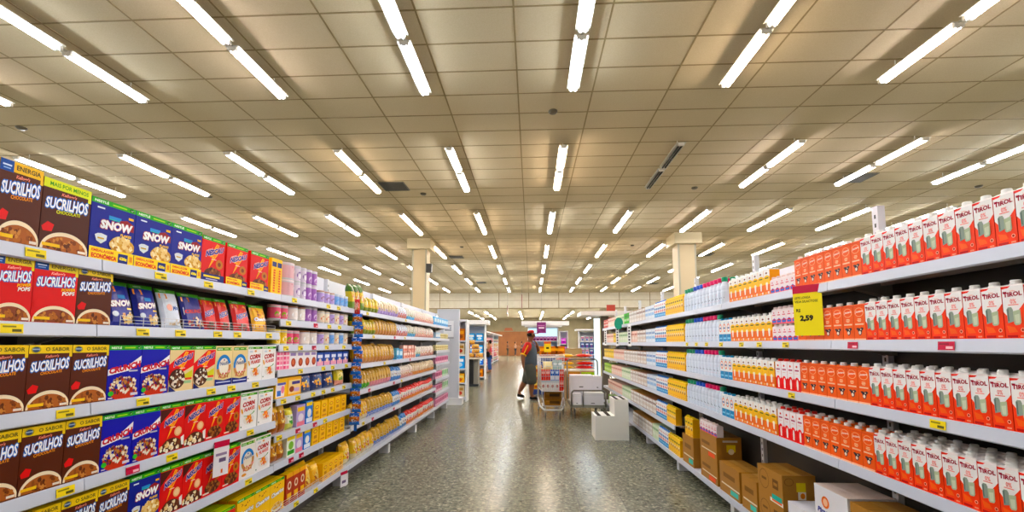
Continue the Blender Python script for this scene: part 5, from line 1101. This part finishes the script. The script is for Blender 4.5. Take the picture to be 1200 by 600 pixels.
# right gondola end display with lit glass panel
gd_ = tag(node('end_display', None, None, (1.61, 10.36, 0), 0), 'end display with pale glass panel at the right shelves', 'display')
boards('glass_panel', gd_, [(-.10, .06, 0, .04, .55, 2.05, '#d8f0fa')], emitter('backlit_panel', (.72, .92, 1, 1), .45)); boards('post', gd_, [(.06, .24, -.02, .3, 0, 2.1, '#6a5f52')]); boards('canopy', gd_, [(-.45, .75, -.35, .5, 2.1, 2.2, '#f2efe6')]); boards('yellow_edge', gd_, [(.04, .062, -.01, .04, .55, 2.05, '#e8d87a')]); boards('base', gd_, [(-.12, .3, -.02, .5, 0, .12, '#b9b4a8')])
boards('red_sign', tag(node('red_card', None, None, (2.02, 10.95, 0), 0), 'small red card sign above the far right shelves', 'sign'), [(-.10, .12, 0, .01, EYE + .62, EYE + .98, '#b5412f'), (.0, .02, .01, .03, 0, EYE + .8, '#8a8a84')])
# book-like shelves at the far right
rb = at_depth(688, 410, 19.0); r1_, zs = shelf_unit(rb.x + .1, 19.0, 0, .9, 1.95, .4, 6, 'far right shelves with blue and white packets', canopy=.12)
stock(rb.x + .1, 19.0, 0, .9, zs, ['book_blue', 'book_white', 'book_blue', 'book_white'], 'blue or white packet on the far right shelves', .27)
wc = at_depth(672, 412, 17); o = tag(node('wooden_crate', None, None, (wc.x, 17, 0), 0), 'tall wooden crate stand before the far right shelves', 'crate'); boards('body', o, [(-.32, .32, 0, .5, 0, 1.25, '#9a7a4a')]); 
for i in range(4): boards('slat', o, [(-.34, .34, -.015, 0, .1 + i * .29, .34 + i * .29, '#a88a58')])
# back wall: brown panelling, red sign
bw = structure(slab('wall_back_panelling', at_depth(573, 400, YB - .1).x, at_depth(640, 400, YB - .1).x, YB - .12, YB - .02, 0, EYE + .095 * 14.6, noise_mat('brown_panelling', '#8a4f1c', '#96581f', 1.5, .6)))
rs_ = at_depth(596, 386, YB - .1); o = tag(node('wall_sign', None, None, (rs_.x, YB - .1, rs_.z), 0), 'faint red lettering sign on the back wall', 'sign'); m_ = MB(); a = Art(); a.rect(.1, .55, .9, .8, '#b8644a'); a.rect(.02, .2, .98, .42, '#b8644a'); a.stamp(m_, lambda u, v, l: ((u - .5) * 1.1, -l * LAY - .01, (v - .5) * .5)); node('lettering', m_.mesh('lettering', CARD), o)
# columns
def column(px, py, Y, w, label, side_w=.25):
    p = at_depth(px, py, Y); o = tag(node('column', None, None, (p.x, Y, 0), 0), label, 'column')
    boards('shaft', o, [(-w / 2, w / 2, 0, w, 0, CEIL, '#c9b690')]); boards('capital', o, [(-w / 2 - .18, w / 2 + .18, -.18, w + .18, CEIL - .42, CEIL, '#d6c7a2')]); boards('corner_guard', o, [(-w / 2 - .01, -w / 2 + .05, -.01, .05, 0, CEIL - .42, '#a9a58f'), (w / 2 - .05, w / 2 + .01, -.01, .05, 0, CEIL - .42, '#a9a58f')])
    return o
co = column(491, 330, 16.9, .58, 'beige square column above the left snack shelves')
boards('loudspeaker', co, [(.30, .52, -.1, .1, EYE + 2.85, EYE + 3.2, '#26241f')])
co = column(806, 320, 16.4, .66, 'beige square column behind the right shelves')
boards('red_mark', co, [(-.18, .0, -.012, 0, EYE + 1.55, EYE + 1.8, '#c8553a')])
# ceiling vents, detectors, hanging signs
vf = MB(); vf.box(-.34, .34, -.31, .31, .0, .02, '#6a6658')
VF = vf.mesh('frame', PAINT); VS = MB().box(-.32, .32, -.022, .022, -.012, 0, '#37362f').mesh('slat', PAINT)
for i, (px, py, lb) in enumerate(((462, 218, 'left of the centre lights'), (1003, 208, 'near the right shelves'), (535, 301, 'beside the left column'), (564, 331, 'far left of centre'), (826, 298, 'above the right column'), (765, 332, 'far right of centre'))):
    r = ray(px, py); kq = (CEIL - EYE) / r[2]; o = tag(node('ceiling_vent', None, None, (r[0] * kq, r[1] * kq, CEIL - .022), 0), 'dark slatted air vent in the ceiling, %s' % lb, 'vent'); node('frame', VF, o)
    for q in range(9): node('slat', VS, o, (0, -.26 + q * .065, 0))
DM = MB().lathe([(.085, .03), (.085, .015), (.06, -.01), (0, -.02)], '#5a5344', 14).mesh('smoke_detector', PLAST)
for i, (px, py, lb) in enumerate(((496, 228, 'by the left vent'), (541, 290, 'over the left column'), (648, 132, 'between the two centre light columns'), (25, 151, 'at the far left edge'), (741, 288, 'right of centre'), (814, 221, 'below the unlit fixture'), (1147, 219, 'above the nearest milk cartons'), (245, 231, 'above the blue cereal boxes'))):
    r = ray(px, py); kq = (CEIL - .03 - EYE) / r[2]; tag(node('smoke_detector', DM, None, (r[0] * kq, r[1] * kq, CEIL - .032), 0), 'small dark round detector on the ceiling %s' % lb, 'detector')
for i, (px, pt, pb, Y) in enumerate(((611.5, 345, 361, 30.0), (594.5, 358, 370, 33.0))):
    t_, b_ = at_depth(px, pt, Y), at_depth(px, pb, Y); o = tag(node('hanging_sign', None, None, (t_.x, Y, 0), 0), 'dark red aisle sign hanging edge on, %s' % ('nearer' if i == 0 else 'further'), 'sign')
    boards('sheet', o, [(-.02, .02, 0, .8, b_.z, t_.z, '#7a2a2a')]); boards('cord', o, [(-.004, .004, .1, .108, t_.z, CEIL, '#8a8a80'), (-.004, .004, .7, .708, t_.z, CEIL, '#8a8a80')])

# ------------------------------------------------------------------ people
def plain(name, col, rough=.8):
    if name in MATS: return MATS[name]
    m = bpy.data.materials.new(name); m.use_nodes = True; nt = m.node_tree; b = nt.nodes['Principled BSDF']
    n = nt.nodes.new('ShaderNodeTexNoise'); n.inputs['Scale'].default_value = 30
    mx = nt.nodes.new('ShaderNodeMix'); mx.data_type = 'RGBA'; c = srgb(col); mx.inputs[6].default_value = c; mx.inputs[7].default_value = tuple(min(1, k * .8) for k in c[:3]) + (1,)
    nt.links.new(n.outputs['Fac'], mx.inputs[0]); nt.links.new(mx.outputs[2], b.inputs['Base Color']); b.inputs['Roughness'].default_value = rough
    b.inputs['Specular IOR Level'].default_value = .25; MATS[name] = m; return m
def grown(name, pts, edges, mat, parent=None, sub=2, loc=(0, 0, 0), rot=0.0):
    """surface grown around a skeleton: pts {key: (x, y, z, rx[, ry])}"""
    ks = list(pts); me = bpy.data.meshes.new(name); me.from_pydata([pts[k][:3] for k in ks], [(ks.index(a), ks.index(b)) for a, b in edges], [])
    me.materials.append(mat); o = node(name, me, parent, loc, rot)
    o.modifiers.new('skin', 'SKIN'); 
    if not me.skin_vertices: me.skin_vertices.new() if hasattr(me.skin_vertices, 'new') else None
    sv = me.skin_vertices[0].data
    for i, k in enumerate(ks): p = pts[k]; sv[i].radius = (p[3], p[4] if len(p) > 4 else p[3]); sv[i].use_root = (i == 0)
    ss = o.modifiers.new('smooth', 'SUBSURF'); ss.levels = sub; ss.render_levels = sub
    o.modifiers['skin'].use_smooth_shade = True
    return o
def chain(*k): return list(zip(k[:-1], k[1:]))
def hand(pts, edges, wrist, tag_, w, d, curl):
    """palm and five bent fingers; w wrist position, d unit direction of the hand"""
    d = Vector(d).normalized(); s = d.cross(Vector((0, 1, 0))); s = s.normalized() if s.length > .1 else Vector((1, 0, 0)); c = Vector(curl).normalized(); w = Vector(w)
    acr = d.cross(c).normalized()
    pm = w + d * .075; pts[tag_ + 'palm'] = (*pm, .026, .018); edges.append((wrist, tag_ + 'palm'))
    for i, (off, ln) in enumerate(((-.030, .062), (-.010, .074), (.010, .070), (.028, .054))):
        a = pm + acr * off + d * .022; b = a + d * ln * .55 + c * .012; e = b + d * ln * .35 + c * .03
        for nm, q, r in (('a', a, .0095), ('b', b, .0085), ('e', e, .0075)): pts['%sf%d%s' % (tag_, i, nm)] = (*q, r)
        edges += chain(tag_ + 'palm', '%sf%da' % (tag_, i), '%sf%db' % (tag_, i), '%sf%de' % (tag_, i))
    t1_ = w + d * .04 - acr * .034; t2_ = t1_ + d * .035 - acr * .018 + c * .012
    pts[tag_ + 't1'] = (*t1_, .0105); pts[tag_ + 't2'] = (*t2_, .0085); edges += chain(wrist, tag_ + 't1', tag_ + 't2')
def head_parts(o, hx, hy, hz, fx, hair, hairtop=True, skin='#5f3a26'):
    """eyes, ear and hair on a head centred at hx,hy,hz looking along fx (+1 right, -1 left)"""
    for sy in (-.032, .032): node('eye', MB().lathe([(0, -.009), (.011, 0), (0, .009)], '#1c1410', 8, (hx + fx * .088, hy + sy, hz + .012)).mesh('eye', SKIN), o)
    node('mouth', MB().box(min(hx + fx * .086, hx + fx * .094), max(hx + fx * .086, hx + fx * .094), hy - .024, hy + .024, hz - .062, hz - .054, '#4a2219').mesh('mouth', SKIN), o)
    for sy in (-1, 1): node('ear', MB().lathe([(0, -.028), (.014, -.01), (.014, .012), (0, .028)], skin, 8, (hx - fx * .01, hy + sy * .078, hz - .005)).mesh('ear', SKIN), o)
# man in cap, in profile, hand raised to the chin
mp = on_floor(619, 468); ML = (mp.x, mp.y, 0)
SK1 = plain('skin_brown', '#8f5d3f', .5)
P = {'pel': (.04, 0, .92, .13, .15), 'bel': (.05, 0, 1.08, .125, .155), 'che': (.03, 0, 1.28, .12, .165), 'nk0': (.035, 0, 1.44, .07, .09), 'nk': (.055, 0, 1.51, .055), 'hd0': (.085, 0, 1.585, .09, .08), 'hd1': (.085, 0, 1.68, .115, .095), 'hd2': (.075, 0, 1.745, .09, .08), 'nos': (.195, 0, 1.625, .02), 'jaw': (.14, 0, 1.565, .052, .05),
     'sn': (.0, -.19, 1.40, .075), 'en': (-.13, -.27, 1.13, .060), 'wn': (-.12, -.26, .90, .040), 'sf': (.05, .19, 1.40, .075), 'ef': (.29, .20, 1.19, .058), 'wf': (.245, .07, 1.40, .040),
     'hn': (.05, -.09, .86, .10), 'kn': (.10, -.09, .49, .085), 'cn': (.085, -.09, .33, .078), 'an': (.08, -.09, .10, .048), 'tn': (.21, -.10, .045, .038, .03), 'hf': (.03, .09, .86, .10), 'kf': (-.06, .09, .50, .085), 'cf': (-.15, .09, .34, .078), 'af': (-.24, .09, .16, .048), 'tf': (-.15, .10, .05, .038, .03)}
Ed = chain('pel', 'bel', 'che', 'nk0', 'nk', 'hd0', 'hd1', 'hd2') + [('hd1', 'nos'), ('hd0', 'jaw')] + chain('che', 'sn', 'en', 'wn') + chain('che', 'sf', 'ef', 'wf') + chain('pel', 'hn', 'kn', 'cn', 'an', 'tn') + chain('pel', 'hf', 'kf', 'cf', 'af', 'tf')
hand(P, Ed, 'wn', 'n', P['wn'][:3], (.05, 0, -1), (1, 0, 0)); hand(P, Ed, 'wf', 'f', P['wf'][:3], (-.45, -.1, .9), (-1, -.2, 0))
man = tag(grown('person', P, Ed, SK1, None, 2, ML), 'man in grey shirt with red sleeves, grey shorts and red cap, hand at chin', 'person')
G = plain('grey_jersey', '#55606b'); RS = plain('red_sleeve', '#c8241c'); SH = plain('olive_grey_shorts', '#4f5048'); BL = plain('black_shoe', '#151517', .5)
shirt = grown('shirt', {'a': (.04, 0, .76, .19, .20), 'b': (.06, 0, 1.08, .20, .215), 'c': (.03, 0, 1.28, .185, .22), 'd': (.03, 0, 1.42, .12, .18), 'e': (.04, 0, 1.475, .085, .095)}, chain('a', 'b', 'c', 'd', 'e'), G, man)
for nm, a_, b_ in (('sleeve', ('sn'), ('en')), ('sleeve', 'sf', 'ef')):
    p0_, p1_ = Vector(P[a_][:3]), Vector(P[b_][:3]); m1_ = p0_.lerp(p1_, .9); st = p0_ + (Vector((.03, 0, 1.40)) - p0_) * .35
    sl = grown('sleeve', {'a': (*st, .11), 'b': (*p0_, .108), 'c': (*m1_, .098)}, chain('a', 'b', 'c'), RS, man); sl['label'] = 'red sleeve with yellow stripe'
    ax = (m1_ - p0_).normalized(); off = Vector((0, -1, 0)) * (.095 if p0_.y < 0 else -.095)
    node('yellow_stripe', MB().bar(p0_ + off, m1_ + off * .95, .012, '#f2b61c').mesh('yellow_stripe', CLOTH), sl)
    node('cuff', MB().bar(m1_ - ax * .012, m1_ + ax * .012, .084, '#f2b61c', 12).mesh('cuff', CLOTH), sl)
sh = grown('shorts', {'r': (.04, 0, .98, .18, .19), 'p': (.04, 0, .82, .185, .19), 'a': (.07, -.085, .66, .148), 'b': (.105, -.09, .37, .14), 'c': (.02, .085, .66, .148), 'd': (-.08, .09, .38, .14)}, [('r', 'p'), ('p', 'a'), ('a', 'b'), ('p', 'c'), ('c', 'd')], SH, man)
node('side_stripe', MB().bar((.0, -.18, .85), (.04, -.205, .52), .011, '#c9a42a').mesh('side_stripe', CLOTH), sh)
cap = grown('cap', {'a': (.08, 0, 1.70, .125, .108), 'b': (.075, 0, 1.765, .112, .10), 'c': (.07, 0, 1.80, .055)}, chain('a', 'b', 'c'), plain('red_cap', '#c22a20'), man)
node('peak', MB().prism([(.15 + .13 * math.sin(k * math.pi / 8), -.085 * math.cos(k * math.pi / 8)) for k in range(9)], 1.70, 1.715, '#a8231b', 'z').mesh('peak', CLOTH), cap)
for t_, a_, b_ in (('n', 'an', 'tn'), ('f', 'af', 'tf')):
    A_, B_ = Vector(P[a_][:3]), Vector(P[b_][:3]); dr = (B_ - A_); dr.z = 0; dr.normalize(); he = A_ - dr * .05; he.z = A_.z - .045 if t_ == 'f' else .045
    to = B_ + dr * .05
    if t_ == 'n': to.z = .04
    grown('shoe', {'h': (*he, .045, .046), 'm': (*(A_.lerp(B_, .6) - Vector((0, 0, .012))), .052, .048), 't': (*to, .036, .042)}, chain('h', 'm', 't'), BL, man)
head_parts(man, .085, 0, 1.635, 1, None)
node('hair', MB().lathe([(.088, -.03), (.094, .02), (.09, .05)], '#1a120d', 14, (.062, 0, 1.66)).mesh('hair', CLOTH), man)
# woman with shoulder bag at the left shelves, others far off
def simple_person(px, py, h, face, skin, top, legs, hair, label, bagc=None, arms='down'):
    b = on_floor(px, py); k = h / 1.65; L = (b.x, b.y, 0)
    q = lambda *v: tuple(c * k for c in v)
    f = face
    P = {'pel': q(0, 0, .90, .12, .15), 'wai': q(0, 0, 1.05, .10, .125), 'che': q(0, 0, 1.22, .105, .15), 'nk': q(.01 * f, 0, 1.41, .05), 'hd0': q(.03 * f, 0, 1.48, .065), 'hd1': q(.03 * f, 0, 1.565, .088, .078), 'nos': q(.125 * f, 0, 1.52, .014),
         'sn': q(0, -.16, 1.31, .052), 'en': q(.03 * f, -.21, 1.06, .04), 'wn': q((.20 if arms == 'up' else .06) * f, -.18, 1.12 if arms == 'up' else .84, .027), 'sf': q(0, .16, 1.31, .052), 'ef': q(.08 * f, .21, 1.07, .04), 'wf': q(.26 * f, .14, 1.16 if arms == 'up' else .92, .027),
         'hn': q(.0, -.085, .82, .095), 'kn': q(.02 * f, -.085, .46, .062), 'an': q(-.01 * f, -.085, .09, .04), 'tn': q(.13 * f, -.09, .035, .034), 'hf': q(0, .085, .82, .095), 'kf': q(.0, .085, .46, .062), 'af': q(-.06 * f, .085, .09, .04), 'tf': q(.08 * f, .09, .035, .034)}
    E_ = chain('pel', 'wai', 'che', 'nk', 'hd0', 'hd1') + [('hd1', 'nos')] + chain('che', 'sn', 'en', 'wn') + chain('che', 'sf', 'ef', 'wf') + chain('pel', 'hn', 'kn', 'an', 'tn') + chain('pel', 'hf', 'kf', 'af', 'tf')
    hand(P, E_, 'wn', 'n', P['wn'][:3], (.5 * f, 0, -.8), (f, 0, .2)); hand(P, E_, 'wf', 'f', P['wf'][:3], (.8 * f, -.1, -.3), (f, 0, -.4))
    o = tag(grown('person', P, E_, plain('skin_' + skin[1:], skin, .5), None, 1, L), label, 'person')
    tp = plain('top_' + top[1:], top); lg = plain('legs_' + legs[1:], legs)
    grown('top', {'a': q(0, 0, .88, .135, .165), 'b': q(0, 0, 1.05, .122, .146), 'c': q(0, 0, 1.22, .125, .17), 'd': q(0, 0, 1.33, .08, .13)}, chain('a', 'b', 'c', 'd'), tp, o, 1)
    tr_ = {'r': q(0, 0, .90, .138, .165), 'a': q(0, -.085, .78, .112), 'b': q(.02 * f, -.085, .46, .08), 'c': q(-.01 * f, -.085, .13, .062), 'd': q(0, .085, .78, .112), 'e': q(0, .085, .46, .08), 'g': q(-.055 * f, .085, .13, .062)}
    grown('trousers', tr_, chain('r', 'a', 'b', 'c') + chain('r', 'd', 'e', 'g'), lg, o, 1)
    grown('hair', {'a': q(.0 * f, 0, 1.60, .092, .088), 'b': q(-.035 * f, 0, 1.54, .085), 'c': q(-.06 * f, 0, 1.40, .06)}, chain('a', 'b', 'c'), plain('hair_' + hair[1:], hair), o, 1)
    for sy in (-.03, .03): node('eye', MB().lathe([(0, -.009), (.01, 0), (0, .009)], '#1c1410', 6, (k * .108 * f, sy, k * 1.55)).mesh('eye', SKIN), o)
    for a_ in ('an', 'af'): 
        v = P[a_]; grown('shoe', {'h': (v[0] - .03 * f, v[1], .045, .042), 't': (v[0] + .17 * f, v[1], .035, .034)}, [('h', 't')], plain('shoe_tan', '#8a6a4a'), o, 1)
    if bagc:
        bg = tag(node('shoulder_bag', None, None, (L[0] + f * .14 * k, L[1] - .24 * k, 0), 0), 'black shoulder bag carried by the woman in pink', 'bag')
        mb = MB(); mb.prism([(-.17, .78), (.15, .78), (.18, .92), (.13, 1.04), (-.14, 1.04), (-.2, .9)], -.06, .05, bagc); node('body', mb.mesh('body', CLOTH), bg)
        node('strap', MB().path([(-.13, 0, 1.04), (-.14, .05, 1.36), (-.11, .12, 1.37), (.10, 0, 1.04)], .012, bagc).mesh('strap', CLOTH), bg)
    return o
simple_person(573.5, 437, 1.66, -1, '#a8714e', '#d8485c', '#24509a', '#1c130f', 'woman in pink top and blue jeans facing the left shelves', '#1d1a1c', 'up')
simple_person(595, 417.5, 1.70, 1, '#8a5a40', '#2e2c28', '#4a4438', '#15100d', 'distant person in dark clothes before the brown wall')
simple_person(604, 417.5, 1.66, 1, '#b07a58', '#c9b8b0', '#3a3a40', '#15100d', 'distant person in pale top before the brown wall', None, 'up')
simple_person(611, 417.2, 1.72, -1, '#9a6848', '#3a3050', '#2a2a30', '#15100d', 'distant person in dark purple top near the brown wall')
finish_labels()
